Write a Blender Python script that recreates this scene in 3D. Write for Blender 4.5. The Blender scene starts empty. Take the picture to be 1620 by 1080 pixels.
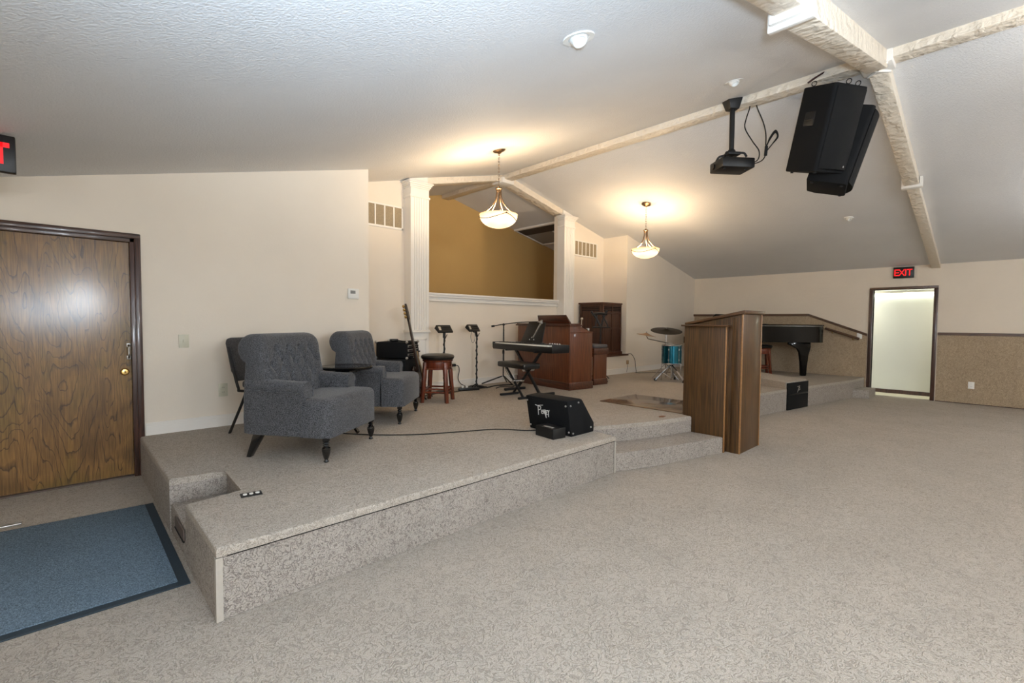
import bpy, bmesh, math, random
from mathutils import Vector, Matrix, Euler
random.seed(7)
PI = math.pi
R = math.radians
S = bpy.context.scene
COL = S.collection
D = bpy.data

# ------------------------------------------------------------------ materials
def lin(c):
    return tuple(((v / 255) / 12.92 if v / 255 <= .04045 else ((v / 255 + .055) / 1.055) ** 2.4) for v in c) + (1,)

class NT:
    def __init__(s, name):
        s.m = D.materials.new(name); s.m.use_nodes = True
        s.t = s.m.node_tree; s.t.nodes.clear()
        s.out = s.n('ShaderNodeOutputMaterial')
        s.p = s.n('ShaderNodeBsdfPrincipled'); s.l(s.p.outputs[0], s.out.inputs[0])
    def n(s, t, **k):
        x = s.t.nodes.new(t)
        for a, b in k.items(): setattr(x, a, b)
        return x
    def l(s, a, b): s.t.links.new(a, b)
    def co(s, scale=(1, 1, 1), kind='Object'):
        tc = s.n('ShaderNodeTexCoord'); mp = s.n('ShaderNodeMapping'); mp.inputs['Scale'].default_value = scale
        s.l(tc.outputs[kind], mp.inputs[0]); return mp.outputs[0]
    def noise(s, vec, scale, detail=3, dist=0, rough=.5):
        x = s.n('ShaderNodeTexNoise'); x.inputs['Scale'].default_value = scale; x.inputs['Detail'].default_value = detail
        x.inputs['Distortion'].default_value = dist; x.inputs['Roughness'].default_value = rough
        s.l(vec, x.inputs['Vector']); return x.outputs[0]
    def ramp(s, fac, stops):
        x = s.n('ShaderNodeValToRGB'); e = x.color_ramp.elements
        while len(e) < len(stops): e.new(.5)
        for i, (p, c) in enumerate(stops): e[i].position = p; e[i].color = c
        s.l(fac, x.inputs[0]); return x.outputs[0]
    def mix(s, fac, a, b, mode='MIX'):
        x = s.n('ShaderNodeMix', data_type='RGBA', blend_type=mode)
        for sock, v in ((x.inputs[0], fac), (x.inputs[6], a), (x.inputs[7], b)):
            if isinstance(v, bpy.types.NodeSocket): s.l(v, sock)
            else: sock.default_value = v
        return x.outputs[2]
    def math(s, op, a, b=0.):
        x = s.n('ShaderNodeMath', operation=op)
        for sock, v in ((x.inputs[0], a), (x.inputs[1], b)):
            if isinstance(v, bpy.types.NodeSocket): s.l(v, sock)
            else: sock.default_value = v
        return x.outputs[0]
    def bump(s, h, strength, dist=.01):
        x = s.n('ShaderNodeBump'); x.inputs['Strength'].default_value = strength; x.inputs['Distance'].default_value = dist
        s.l(h, x.inputs['Height']); s.l(x.outputs[0], s.p.inputs['Normal'])
    def set(s, rough=.5, metal=0., coat=0., spec=None, coatr=.05):
        s.p.inputs['Roughness'].default_value = rough; s.p.inputs['Metallic'].default_value = metal
        s.p.inputs['Coat Weight'].default_value = coat; s.p.inputs['Coat Roughness'].default_value = coatr
        if spec is not None: s.p.inputs['Specular IOR Level'].default_value = spec
    def base(s, c): 
        if isinstance(c, bpy.types.NodeSocket): s.l(c, s.p.inputs['Base Color'])
        else: s.p.inputs['Base Color'].default_value = c

MATS = {}
def simple(name, rgb, rough=.5, metal=0., coat=0., var=.06, scale=30, bump=0., spec=None, bscale=None, bd=.004):
    if name in MATS: return MATS[name]
    t = NT(name); v = t.co()
    n = t.noise(v, scale, 4)
    c = lin(rgb)
    lo = tuple(x * (1 - var) for x in c[:3]) + (1,); hi = tuple(min(1, x * (1 + var)) for x in c[:3]) + (1,)
    t.base(t.ramp(n, [(.3, lo), (.7, hi)])); t.set(rough, metal, coat, spec)
    if bump: t.bump(t.noise(v, bscale or scale, 4), bump, bd)
    MATS[name] = t.m; return t.m

def emis(name, rgb, strength, basergb=None):
    t = NT(name); t.base(lin(basergb or rgb)); t.p.inputs['Emission Color'].default_value = lin(rgb)
    t.p.inputs['Emission Strength'].default_value = strength; t.set(.4)
    MATS[name] = t.m; return t.m

def carpet(name, light, dark, pat=1.0, scale=34, fine=.5, axis=(1, 1, 1)):
    t = NT(name); v = t.co(axis)
    n = t.noise(v, scale, 1.5, 1.8)
    w = t.math('ABSOLUTE', t.math('SUBTRACT', n, .5))
    line = t.ramp(w, [(.0, (0, 0, 0, 1)), (.06, (1, 1, 1, 1))])
    big = t.noise(v, 2.2, 3)
    fz = t.noise(v, 190, 3, 0, .7)
    c = t.mix(line, lin(dark), lin(light))
    c = t.mix(pat, lin(light), c)
    c = t.mix(fine, c, t.ramp(fz, [(.32, (.16, .15, .14, 1)), (.68, (.9, .89, .87, 1))]), 'OVERLAY')
    c = t.mix(.18, c, t.ramp(big, [(.3, (.38, .38, .38, 1)), (.7, (.64, .64, .64, 1))]), 'OVERLAY')
    t.base(c); t.set(.95, spec=.1)
    h = t.math('ADD', t.math('MULTIPLY', line, .6), t.math('MULTIPLY', fz, .8))
    t.bump(h, .7, .008); MATS[name] = t.m; return t.m

def wood(name, light, dark, rough=.35, coat=.3, axis='z', scale=6, stretch=.06, rings=9, contrast=1., fine=.3, coatr=.08, fscale=90):
    t = NT(name)
    sc = [1, 1, 1]; sc['xyz'.index(axis)] = stretch
    v = t.co(tuple(sc))
    n = t.noise(v, scale, 3, .6)
    r = t.math('FRACT', t.math('MULTIPLY', n, rings))
    sc2 = [1, 1, 1]; sc2['xyz'.index(axis)] = .03
    v2 = t.co(tuple(sc2)); f = t.noise(v2, fscale, 3)
    c = t.ramp(r, [(0, lin(dark)), (.25, lin(light)), (.8, lin(light)), (1, lin(dark))])
    c = t.mix(contrast, lin(light), c)
    c = t.mix(fine, c, t.ramp(f, [(.35, (.1, .1, .1, 1)), (.65, (.8, .8, .8, 1))]), 'OVERLAY')
    t.base(c); t.set(rough, 0, coat, coatr=coatr); t.bump(f, .06, .002)
    MATS[name] = t.m; return t.m

def door_wood(name):
    t = NT(name)
    co_ = t.co((1.35, .6, .26)); wob = t.n('ShaderNodeTexNoise'); wob.inputs['Scale'].default_value = 22; wob.inputs['Detail'].default_value = 2
    t.l(t.co((1, 1, .45)), wob.inputs['Vector'])
    av = t.n('ShaderNodeVectorMath', operation='MULTIPLY_ADD'); t.l(wob.outputs[1], av.inputs[0]); av.inputs[1].default_value = (.025, .025, .025); t.l(co_, av.inputs[2])
    n = t.noise(av.outputs[0], 2.3, 2.2, .5, .5)
    w = t.math('FRACT', t.math('MULTIPLY', n, 24))
    line = t.ramp(w, [(0, (0, 0, 0, 1)), (.04, (.3, .3, .3, 1)), (.16, (1, 1, 1, 1)), (.97, (1, 1, 1, 1)), (1, (0, 0, 0, 1))])
    zone = t.noise(t.co((1, 1, .6)), 3.0, 3, .8)
    basec = t.ramp(zone, [(.3, lin((98, 70, 34))), (.5, lin((130, 95, 49))), (.7, lin((112, 87, 38)))])
    gr = t.noise(t.co((1, 1, .05)), 130, 3)
    c = t.mix(t.mix(.2, line, (1, 1, 1, 1)), lin((50, 34, 20)), basec)
    c = t.mix(.4, c, t.ramp(gr, [(.35, (.18, .16, .13, 1)), (.65, (.78, .76, .70, 1))]), 'OVERLAY')
    t.base(c); t.set(.5, 0, .6, coatr=.16, spec=.3); t.bump(t.math('ADD', t.math('MULTIPLY', line, .3), t.noise(t.co((1, 1, .7)), 5, 2)), .14, .02)
    MATS[name] = t.m; return t.m

def fabric(name, a, b):
    t = NT(name); v = t.co()
    n = t.noise(v, 170, 3, 0, .65); g = t.noise(v, 35, 3)
    c = t.ramp(n, [(.34, lin(a)), (.66, lin(b))])
    c = t.mix(.3, c, t.ramp(g, [(.3, (.3, .3, .3, 1)), (.7, (.7, .7, .7, 1))]), 'OVERLAY')
    t.base(c); t.set(.9, spec=.2); t.p.inputs['Sheen Weight'].default_value = .15; t.bump(n, .35, .003)
    MATS[name] = t.m; return t.m

def plaster(name, rgb, bump=.15, scale=60, rough=.75, var=.03, bd=.01):
    t = NT(name); v = t.co()
    n = t.noise(v, 1.3, 4); c = lin(rgb)
    lo = tuple(x * (1 - var) for x in c[:3]) + (1,); hi = tuple(min(1, x * (1 + var)) for x in c[:3]) + (1,)
    t.base(t.ramp(n, [(.3, lo), (.7, hi)])); t.set(rough, spec=.3)
    t.bump(t.noise(v, scale, 4, .3), bump, bd); MATS[name] = t.m; return t.m

m_wall = plaster('cream_wall_paint', (230, 219, 203), .10, 90)
m_wallR = plaster('pale_textured_wall_paint', (222, 210, 193), .5, 16)
m_gold = plaster('gold_wall_paint', (200, 164, 104), .4, 120)
m_ceil = plaster('knockdown_ceiling_paint', (222, 221, 220), .55, 75, .7)
m_trim = plaster('white_gloss_trim_paint', (234, 229, 221), .02, 30, .4)
m_beam = plaster('plastered_beam_paint', (226, 214, 196), 1.0, 13, .4, .05, .035)
m_carpet = carpet('patterned_taupe_carpet', (181, 172, 161), (149, 140, 129), .8, 24, .4)
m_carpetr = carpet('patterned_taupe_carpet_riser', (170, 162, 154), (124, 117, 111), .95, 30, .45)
m_wains = carpet('tan_wall_carpet', (178, 160, 136), (132, 116, 96), .7, 26, .7)
m_mat = carpet('blue_entrance_mat_pile', (112, 130, 146), (74, 90, 106), .5, 90, .8)
m_matb = simple('dark_rubber_mat_edge', (36, 50, 60), .7, var=.15, scale=200)
m_door = door_wood('rotary_cut_varnished_veneer')
m_frame = wood('dark_stained_frame_wood', (72, 46, 36), (44, 28, 22), .35, .4, 'z', 8)
m_framex = wood('dark_stained_frame_wood_across', (72, 48, 36), (44, 28, 22), .35, .4, 'x', 8)
m_raily = wood('dark_stained_rail_wood', (88, 58, 38), (52, 33, 22), .35, .4, 'y', 8)
m_lect = wood('walnut_stained_pulpit_veneer', (84, 57, 28), (62, 42, 20), .42, .15, 'z', 7, .05, 6, .6, .6)
m_lectd = wood('walnut_stained_pulpit_solid', (88, 58, 30), (62, 40, 20), .4, .2, 'y', 6, .08, 6, .7, .4)
m_lecte = simple('worn_light_edge_moulding', (150, 108, 66), .4, 0, .4, .15, 60)
m_org = wood('reddish_walnut_organ_veneer', (104, 56, 29), (84, 43, 22), .4, .25, 'z', 9, .06, 8, .7, .55)
m_orgd = wood('dark_walnut_organ_trim', (86, 46, 27), (52, 28, 17), .35, .3, 'y', 6, .06, 8, .8, .4)
m_lesl = wood('dark_walnut_cabinet', (74, 43, 27), (60, 34, 21), .45, .2, 'z', 9, .06, 8, .7, .5)
m_cherry = wood('cherry_stool_wood', (104, 46, 26), (64, 26, 16), .25, .5, 'z', 9, .08, 6, .7, .3)
m_floorp = wood('brown_laminate_board', (112, 88, 66), (104, 81, 60), .16, .3, 'y', 3, .08, 2, .3, .15)
m_fab = fabric('charcoal_tweed', (21, 22, 24), (104, 104, 107))
m_fabd = fabric('dark_brown_grey_chair_fabric', (46, 44, 44), (88, 86, 86))
m_piano = simple('black_piano_polish', (8, 8, 9), .07, 0, 0, .1, 20, spec=.3)
m_blk = simple('black_lacquer', (13, 12, 13), .12, 0, .5, .1, 20)
m_blkm = simple('black_powder_coat', (12, 12, 13), .5, 0, 0, .15, 90, .1)
m_blkp = simple('black_plastic', (11, 11, 12), .42, 0, 0, .15, 120, .05)
m_tolex = simple('black_tolex_carpeted_cabinet', (13, 14, 16), .8, 0, 0, .3, 220, .35, spec=.25)
m_grille = simple('black_speaker_grille', (9, 9, 10), .7, 0, 0, .3, 320, .5, spec=.2)
m_chrome = simple('chrome', (205, 205, 208), .14, 1., 0, .02, 10)
m_steel = simple('brushed_aluminium', (190, 188, 184), .38, 1., 0, .06, 80)
m_brass = simple('brass', (205, 170, 105), .25, 1., 0, .06, 30)
m_bronze = simple('brushed_bronze', (112, 92, 72), .35, .9, 0, .1, 40)
m_leather = simple('black_leather', (15, 14, 13), .38, 0, .15, .15, 70, .2)
m_teal = simple('teal_drum_wrap', (8, 98, 120), .22, .75, .5, .15, 60)
m_cymd = simple('dark_cymbal_bronze', (44, 37, 28), .5, .8, 0, .2, 40)
m_cym = simple('cymbal_bronze', (176, 130, 76), .3, .9, 0, .15, 40)
m_white = simple('white_plastic', (232, 230, 224), .4, 0, 0, .02, 30)
m_ivory = simple('ivory_plastic', (205, 200, 178), .4, 0, 0, .03, 30)
m_grey = simple('grey_plastic', (130, 128, 124), .5, 0, 0, .05, 40)
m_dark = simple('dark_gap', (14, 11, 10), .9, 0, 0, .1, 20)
m_ventp = simple('dusty_return_grille', (150, 134, 108), .7, 0, 0, .12, 60, .3, bscale=240)
m_keyw = simple('white_keys', (240, 238, 232), .25, 0, .2, .02, 20)
m_rubber = simple('black_rubber', (18, 18, 18), .8, 0, 0, .1, 40)
m_redl = emis('red_exit_letters', (255, 20, 28), .75, (120, 10, 10))
m_paper = simple('brown_paper', (128, 88, 60), .9, 0, 0, .2, 40)
m_tan = simple('tan_strap', (168, 140, 106), .8, 0, 0, .1, 120)
m_panelg = simple('grey_acoustic_panel', (150, 148, 144), .8, 0, 0, .05, 60)
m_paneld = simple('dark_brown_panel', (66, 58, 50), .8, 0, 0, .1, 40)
m_hall = plaster('pale_hall_wall_paint', (226, 229, 220), .05, 40)
m_vinyl = simple('pale_vinyl_floor', (206, 200, 176), .4, 0, 0, .04, 20)
m_trimg = simple('taupe_metal_corner_trim', (176, 168, 156), .5, 0, 0, .04, 60)
m_slot = simple('brown_metal_slot', (98, 84, 76), .6, .2, 0, .1, 60)
m_sky = emis('daylight_sky_pane', (214, 228, 255), 1.6)
m_tube = emis('fluorescent_tube', (250, 255, 240), 2.2)
t = NT('frosted_amber_glass')
t.base(lin((236, 216, 182))); t.set(.35)
_n = t.noise(t.co(), 9, 3, .5)
_g = t.n('ShaderNodeTexCoord'); _s = t.n('ShaderNodeSeparateXYZ'); t.l(_g.outputs['Generated'], _s.inputs[0])
_c = t.ramp(_s.outputs[2], [(.0, lin((255, 214, 158))), (.45, lin((255, 232, 200))), (.8, lin((255, 214, 150))), (1, lin((238, 176, 104)))])
t.l(t.mix(.3, _c, t.ramp(_n, [(.3, (.25, .25, .25, 1)), (.7, (.75, .75, .75, 1))]), 'OVERLAY'), t.p.inputs['Emission Color'])
t.p.inputs['Emission Strength'].default_value = 1.0
m_bowl = t.m

# ------------------------------------------------------------------ mesh builder
def catmull(pts, n=6, closed=False):
    P = [Vector(p) for p in pts]
    if len(P) < 3: return P
    out = []
    for i in range(len(P) - 1):
        p0 = P[i - 1] if i else P[0] * 2 - P[1]; p1 = P[i]; p2 = P[i + 1]; p3 = P[i + 2] if i + 2 < len(P) else P[-1] * 2 - P[-2]
        for k in range(n):
            u = k / n
            out.append(.5 * ((2 * p1) + (p2 - p0) * u + (2 * p0 - 5 * p1 + 4 * p2 - p3) * u * u + (3 * p1 - p0 - 3 * p2 + p3) * u ** 3))
    out.append(P[-1]); return out

class MB:
    def __init__(s): s.b = bmesh.new()
    def v(s, p): return s.b.verts.new(p)
    def f(s, vs):
        try: return s.b.faces.new(vs)
        except ValueError: return None
    def box(s, a, c, bev=0, seg=2, m=None):
        x0, y0, z0 = a; x1, y1, z1 = c
        P = [(x0, y0, z0), (x1, y0, z0), (x1, y1, z0), (x0, y1, z0), (x0, y0, z1), (x1, y0, z1), (x1, y1, z1), (x0, y1, z1)]
        return s.hexa(P, bev, seg, m)
    def hexa(s, P, bev=0, seg=2, m=None):
        V = [s.v((m @ Vector(p)) if m else p) for p in P]
        F = [s.f([V[i] for i in q]) for q in ((0, 3, 2, 1), (4, 5, 6, 7), (0, 1, 5, 4), (1, 2, 6, 5), (2, 3, 7, 6), (3, 0, 4, 7))]
        if bev:
            E = list({e for f in F for e in f.edges})
            bmesh.ops.bevel(s.b, geom=E, offset=bev, segments=seg, profile=.5, affect='EDGES', clamp_overlap=True)
        return s
    def prism(s, pts, a, c, axis='z', bev=0, seg=2, top_only=False):
        def P(p, h):
            return {'z': (p[0], p[1], h), 'y': (p[0], h, p[1]), 'x': (h, p[0], p[1])}[axis]
        A = [s.v(P(p, a)) for p in pts]; B = [s.v(P(p, c)) for p in pts]
        n = len(pts); F = [s.f(A[::-1]), s.f(B)]
        for i in range(n): F.append(s.f([A[i], A[(i + 1) % n], B[(i + 1) % n], B[i]]))
        if bev:
            E = list(F[1].edges) if top_only else list({e for f in F if f for e in f.edges})
            bmesh.ops.bevel(s.b, geom=E, offset=bev, segments=seg, profile=.5, affect='EDGES', clamp_overlap=True)
        return s
    def ring(s, c, ax, r, n, up=None):
        ax = Vector(ax).normalized(); u = Vector(up) if up else ax.orthogonal(); u = (u - ax * u.dot(ax)).normalized(); w = ax.cross(u)
        return [s.v(Vector(c) + u * (r * math.cos(2 * PI * i / n)) + w * (r * math.sin(2 * PI * i / n))) for i in range(n)]
    def skin(s, rings, caps=True, closed=False):
        n = len(rings[0])
        for a, c in list(zip(rings, rings[1:])) + ([(rings[-1], rings[0])] if closed else []):
            for i in range(n): s.f([a[i], a[(i + 1) % n], c[(i + 1) % n], c[i]])
        if caps and not closed: s.f(rings[0][::-1]); s.f(rings[-1])
        return s
    def cyl(s, p0, p1, r0, r1=None, n=16, caps=True):
        r1 = r0 if r1 is None else r1; d = Vector(p1) - Vector(p0); u = d.orthogonal()
        return s.skin([s.ring(p0, d, r0, n, u), s.ring(p1, d, r1, n, u)], caps)
    def tube(s, pts, r, n=8, sm=5, caps=True):
        P = catmull(pts, sm) if sm > 1 else [Vector(p) for p in pts]
        u = None; rings = []
        for i, p in enumerate(P):
            d = (P[min(i + 1, len(P) - 1)] - P[max(i - 1, 0)])
            if d.length < 1e-9: continue
            d.normalize()
            if u is None: u = d.orthogonal()
            u = (u - d * u.dot(d)); u = u.normalized() if u.length > 1e-6 else d.orthogonal().normalized()
            rr = r(i / (len(P) - 1)) if callable(r) else r
            rings.append(s.ring(p, d, rr, n, u))
        return s.skin(rings, caps)
    def lathe(s, prof, c=(0, 0, 0), n=32, m=None, caps=True):
        rings = []
        for r, z in prof:
            pts = [Vector((c[0] + max(r, 1e-4) * math.cos(2 * PI * i / n), c[1] + max(r, 1e-4) * math.sin(2 * PI * i / n), c[2] + z)) for i in range(n)]
            rings.append([s.v(m @ p if m else p) for p in pts])
        return s.skin(rings, caps)
    def ball(s, c, r, sc=(1, 1, 1), n=16):
        k = n // 2
        return s.lathe([(r * math.sin(PI * i / k) * sc[0], -r * math.cos(PI * i / k) * sc[2]) for i in range(k + 1)], c, n)
    def torus(s, c, ax, Rr, r, n=28, k=8, a0=0, a1=2 * PI):
        ax = Vector(ax).normalized(); u = ax.orthogonal().normalized(); w = ax.cross(u); closed = abs(a1 - a0 - 2 * PI) < 1e-6
        rings = []
        for i in range(n if closed else n + 1):
            a = a0 + (a1 - a0) * i / n; d = u * math.cos(a) + w * math.sin(a)
            rings.append([s.v(Vector(c) + d * (Rr + r * math.cos(2 * PI * j / k)) + ax * (r * math.sin(2 * PI * j / k))) for j in range(k)])
        return s.skin(rings, True, closed)
    def grid(s, fn, nu, nv):
        V = [[s.v(fn(i / nu, j / nv)) for j in range(nv + 1)] for i in range(nu + 1)]
        for i in range(nu):
            for j in range(nv): s.f([V[i][j], V[i + 1][j], V[i + 1][j + 1], V[i][j + 1]])
        return V
    def xf(s, m):
        bmesh.ops.transform(s.b, matrix=m, verts=list(s.b.verts)); return s
    def build(s, name, mat, parent=None, ang=32, loc=None, rot=None):
        bmesh.ops.recalc_face_normals(s.b, faces=list(s.b.faces))
        me = D.meshes.new(name); s.b.to_mesh(me); s.b.free()
        for p in me.polygons: p.use_smooth = True
        me.set_sharp_from_angle(angle=R(ang))
        me.materials.append(mat)
        o = D.objects.new(name, me); COL.objects.link(o)
        if parent: o.parent = parent
        if loc: o.location = loc
        if rot: o.rotation_euler = rot
        return o

def tag(o, label=None, cat=None, group=None, kind=None):
    if label: o['label'] = label
    if cat: o['category'] = cat
    if group: o['group'] = group
    if kind: o['kind'] = kind
    return o
def thing(name, label, cat, loc=(0, 0, 0), rz=0, group=None, rot=None):
    o = D.objects.new(name, None); COL.objects.link(o); o.empty_display_size = .1
    o.location = loc; o.rotation_euler = rot if rot else (0, 0, rz)
    return tag(o, label, cat, group)
def struct(o, label=None): return tag(o, label, None, None, 'structure')
def copy_tree(o, parent=None):
    c = o.copy(); COL.objects.link(c)
    if parent: c.parent = parent
    for ch in [x for x in D.objects if x.parent == o]: copy_tree(ch, c)
    return c
def dup(root, loc, rz=None, label=None, rot=None):
    kids = {}
    for x in list(D.objects):
        if x.parent: kids.setdefault(x.parent.name, []).append(x)
    def go(o, par):
        c = o.copy(); COL.objects.link(c)
        if par: c.parent = par
        for ch in kids.get(o.name, []): go(ch, c)
        return c
    r = go(root, None); r.location = loc
    if rz is not None: r.rotation_euler = (0, 0, rz)
    if rot is not None: r.rotation_euler = rot
    if label: r['label'] = label
    return r

# ------------------------------------------------------------------ room data (metres)
YW, YR, Y2, XW, XR, H = 5.16, 5.895, 5.323, 11.35, 5.385, .338
L = lambda x: 2.469 + .247 * x
RZ = lambda x: 2.455 + .223 * (XW - x)
ZR = (L(XR) + RZ(XR)) / 2
def CZ(x): return min(L(x), RZ(x)) if x > -.6 else L(-.6)
YF, YG = -5.2, 7.5

# camera
cam = D.cameras.new('camera'); co = D.objects.new('camera', cam); COL.objects.link(co); S.camera = co
yaw, pit, rol = R(46.215), R(-2.29), R(.445)
fw = Vector((math.cos(yaw) * math.cos(pit), math.sin(yaw) * math.cos(pit), math.sin(pit)))
rt = Vector((math.sin(yaw), -math.cos(yaw), 0)); up = rt.cross(fw)
rt2 = math.cos(rol) * rt + math.sin(rol) * up; up2 = -math.sin(rol) * rt + math.cos(rol) * up
mw = Matrix((rt2, up2, -fw)).transposed().to_4x4(); mw.translation = (0, 0, 1.35); co.matrix_world = mw
cam.sensor_width = 36; cam.lens = 744.7 / 1620 * 36; cam.clip_start = .02

# ------------------------------------------------------------------ shell
struct(MB().box((-3.6, YF - .1, -.1), (XW + .1, YG + .1, 0)).build('floor', m_carpet))
def ceiling_mesh():
    m = MB(); pts = [(-3.6, L(-.6)), (-.6, L(-.6)), (XR, ZR), (XW + .1, RZ(XW + .1))]
    q = pts + [(x, z + .12) for x, z in pts[::-1]]
    m.prism(q, YF - .1, YG + .1, 'y'); return m
struct(ceiling_mesh().build('ceiling', m_ceil, ang=5))
def gable(x0, x1, z0=0, z1=None):
    xs = [x0] + [x for x in (-.6, XR) if x0 < x < x1] + [x1]
    if z1 is not None: return [(x0, z0), (x1, z0), (x1, z1), (x0, z1)]
    return [(x0, z0), (x1, z0)] + [(x, CZ(x) + .04) for x in xs[::-1]]
DX0, DX1, DZ = -.47, .433, 2.005
m = MB()
for a, b, z0, z1 in ((-3.6, DX0, 0, None), (DX0, DX1, DZ, None), (DX1, 2.616, 0, None)):
    m.prism(gable(a, b, z0, z1), YW, YW + .12, 'y')
m.prism(gable(2.516, 2.616), YW + .12, YR + .1, 'y')
struct(m.build('wall_back', m_wall, ang=5))
OX0, OX1, SZ = 3.84, 6.84, 1.66
m = MB()
m.prism(gable(2.616, OX0), YR, YR + .1, 'y'); m.prism(gable(OX1, 8.42), YR, YR + .1, 'y')
m.prism([(OX0, 0), (OX1, 0), (OX1, SZ), (OX0, SZ)], YR, YR + .1, 'y')
struct(m.build('wall_stage', m_wall, ang=5))
m = MB(); m.prism(gable(8.32, XW), Y2, Y2 + .1, 'y'); m.prism(gable(8.32, 8.42), Y2 + .1, YR, 'y')
struct(m.build('wall_stage_side', m_wall, ang=5))
# right wall with doorway
EY0, EY1, EZ = .885, 1.76, 2.03
m = MB()
top = RZ(XW) + .04
m.box((XW, YF, 0), (XW + .12, EY0, top)); m.box((XW, EY1, 0), (XW + .12, Y2 + .1, top)); m.box((XW, EY0, EZ), (XW + .12, EY1, top))
struct(m.build('wall_right', m_wallR, ang=5))
# hidden walls behind the camera, with daylight windows
WN = [(-1.0, .8)]
m = MB(); xs = [-3.6] + [v for w in WN for v in w] + [XW + .1]
for i in range(0, len(xs), 2): m.prism(gable(xs[i], xs[i + 1]), YF - .1, YF, 'y')
for a, b in WN:
    m.prism(gable(a, b, 0, 1.25), YF - .1, YF, 'y'); m.prism(gable(a, b, 1.85), YF - .1, YF, 'y')
struct(m.build('wall_front', m_wall, ang=5))
struct(MB().box((-3.7, YF, 0), (-3.6, YW + .1, 2.4)).build('wall_left', m_wall))
for i, (a, b) in enumerate(WN):
    m = MB()
    for q in (((a, 1.25), (a + .06, 1.85)), ((b - .06, 1.25), (b, 1.85)), ((a, 1.25), (b, 1.31)), ((a, 1.79), (b, 1.85)), (((a + b) / 2 - .02, 1.25), ((a + b) / 2 + .02, 1.85))):
        m.box((q[0][0], YF - .09, q[0][1]), (q[1][0], YF + .02, q[1][1]))
    w = struct(m.build('window_%d' % (i + 1), m_trim))
    MB().box((a + .05, YF - .085, 1.3), (b - .05, YF - .08, 1.8)).build('window_pane', m_sky, w)
# loft room behind the opening
struct(MB().prism(gable(1.6, 9.4, 1.2), YG, YG + .1, 'y').build('wall_loft_back', m_gold, ang=5))
m = MB(); m.box((2.4, YR + .1, 1.2), (2.5, YG, 3.1)); m.box((8.6, YR + .1, 1.2), (8.7, YG, 3.1))
struct(m.build('wall_loft_sides', m_gold)); struct(MB().box((2.4, YR + .1, 1.2), (8.7, YG, 1.3)).build('floor_loft', m_carpet))
# hall behind the exit doorway
HX = 11.98
struct(MB().box((HX, -1.5, 0), (HX + .1, 4.5, 2.4)).build('wall_hall', m_hall))
struct(MB().box((XW + .12, -1.5, -.05), (HX, 4.5, .001)).build('floor_hall', m_vinyl))
struct(MB().box((XW + .12, -1.5, 2.2), (HX, 4.5, 2.3)).build('ceiling_hall', m_hall))
m = MB(); m.box((XW + .1, -1.6, 0), (HX + .1, -1.5, 2.3)); m.box((XW + .1, 4.5, 0), (HX + .1, 4.6, 2.3)); struct(m.build('wall_hall_ends', m_hall))
struct(MB().box((HX - .015, -1.5, .0), (HX, 4.5, .075)).build('baseboard_hall', m_frame))
fl = thing('hall_light_fixture', 'bright fluorescent strip light glimpsed in the hall through the exit doorway', 'light', (HX - .07, 1.33, 1.955))
MB().box((0, -.95, .035), (.06, .95, .075), .005).build('housing', m_white, fl)
MB().cyl((.02, -.92, 0), (.02, .92, 0), .034, n=14).build('tube', m_tube, fl)

# ------------------------------------------------------------------ trim: baseboards, rails, wainscot
def basebd(name, pts, z0, hgt=.11, off=.016):
    m = MB()
    for (a, b) in zip(pts, pts[1:]):
        a = Vector(a); b = Vector(b); d = (b - a).normalized(); nrm = Vector((d.y, -d.x))
        for t0, t1, zz0, zz1 in ((0, off, z0, z0 + hgt * .72), (0, off * .6, z0 + hgt * .72, z0 + hgt * .86), (0, off * 1.05, z0 + hgt * .86, z0 + hgt)):
            e = d * 0.0
            P = [a + nrm * t0, b + nrm * t0, b + nrm * t1, a + nrm * t1]
            m.hexa([(P[k].x, P[k].y, zz0) for k in (3, 2, 1, 0)] + [(P[k].x, P[k].y, zz1) for k in (3, 2, 1, 0)])
    return struct(m.build(name, m_trim))
basebd('baseboard_back', [(.515, YW), (2.616, YW)], H)
basebd('baseboard_stage', [(2.616, YR), (7.5, YR)], H)
basebd('baseboard_stage_side', [(7.5, Y2), (XW, Y2)], H)
struct(MB().box((XW - .012, YF, 0), (XW, .812, .012)).build('baseboard_right', m_frame))
m = MB(); m.prism([(YF, .012), (.812, .012), (.812, 1.19), (YF, 1.19)], XW - .008, XW, 'x')
m.prism([(1.832, 0), (Y2 - .016, 0), (Y2 - .016, 1.55), (2.83, 1.55), (1.832, 1.16)], XW - .008, XW, 'x')
struct(m.build('wall_right_wainscot', m_wains, ang=5))
def rail(path, hh=.05, tk=.03):
    m = MB()
    for (a, b) in zip(path, path[1:]):
        P = [(a[0], a[1] - hh / 2), (b[0], b[1] - hh / 2), (b[0], b[1] + hh / 2), (a[0], a[1] + hh / 2)]
        m.prism(P, XW - tk * .55, XW, 'x'); q = .3
        P = [(a[0], a[1] - hh * .18), (b[0], b[1] - hh * .18), (b[0], b[1] + hh * .5), (a[0], a[1] + hh * .5)]
        m.prism(P, XW - tk, XW - tk * .55, 'x')
    return m
struct(rail([(YF, 1.21), (.812, 1.21)]).build('trim_1', m_raily)); struct(rail([(1.832, 1.165), (2.846, 1.56), (Y2, 1.565)]).build('trim_2', m_raily))

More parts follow.
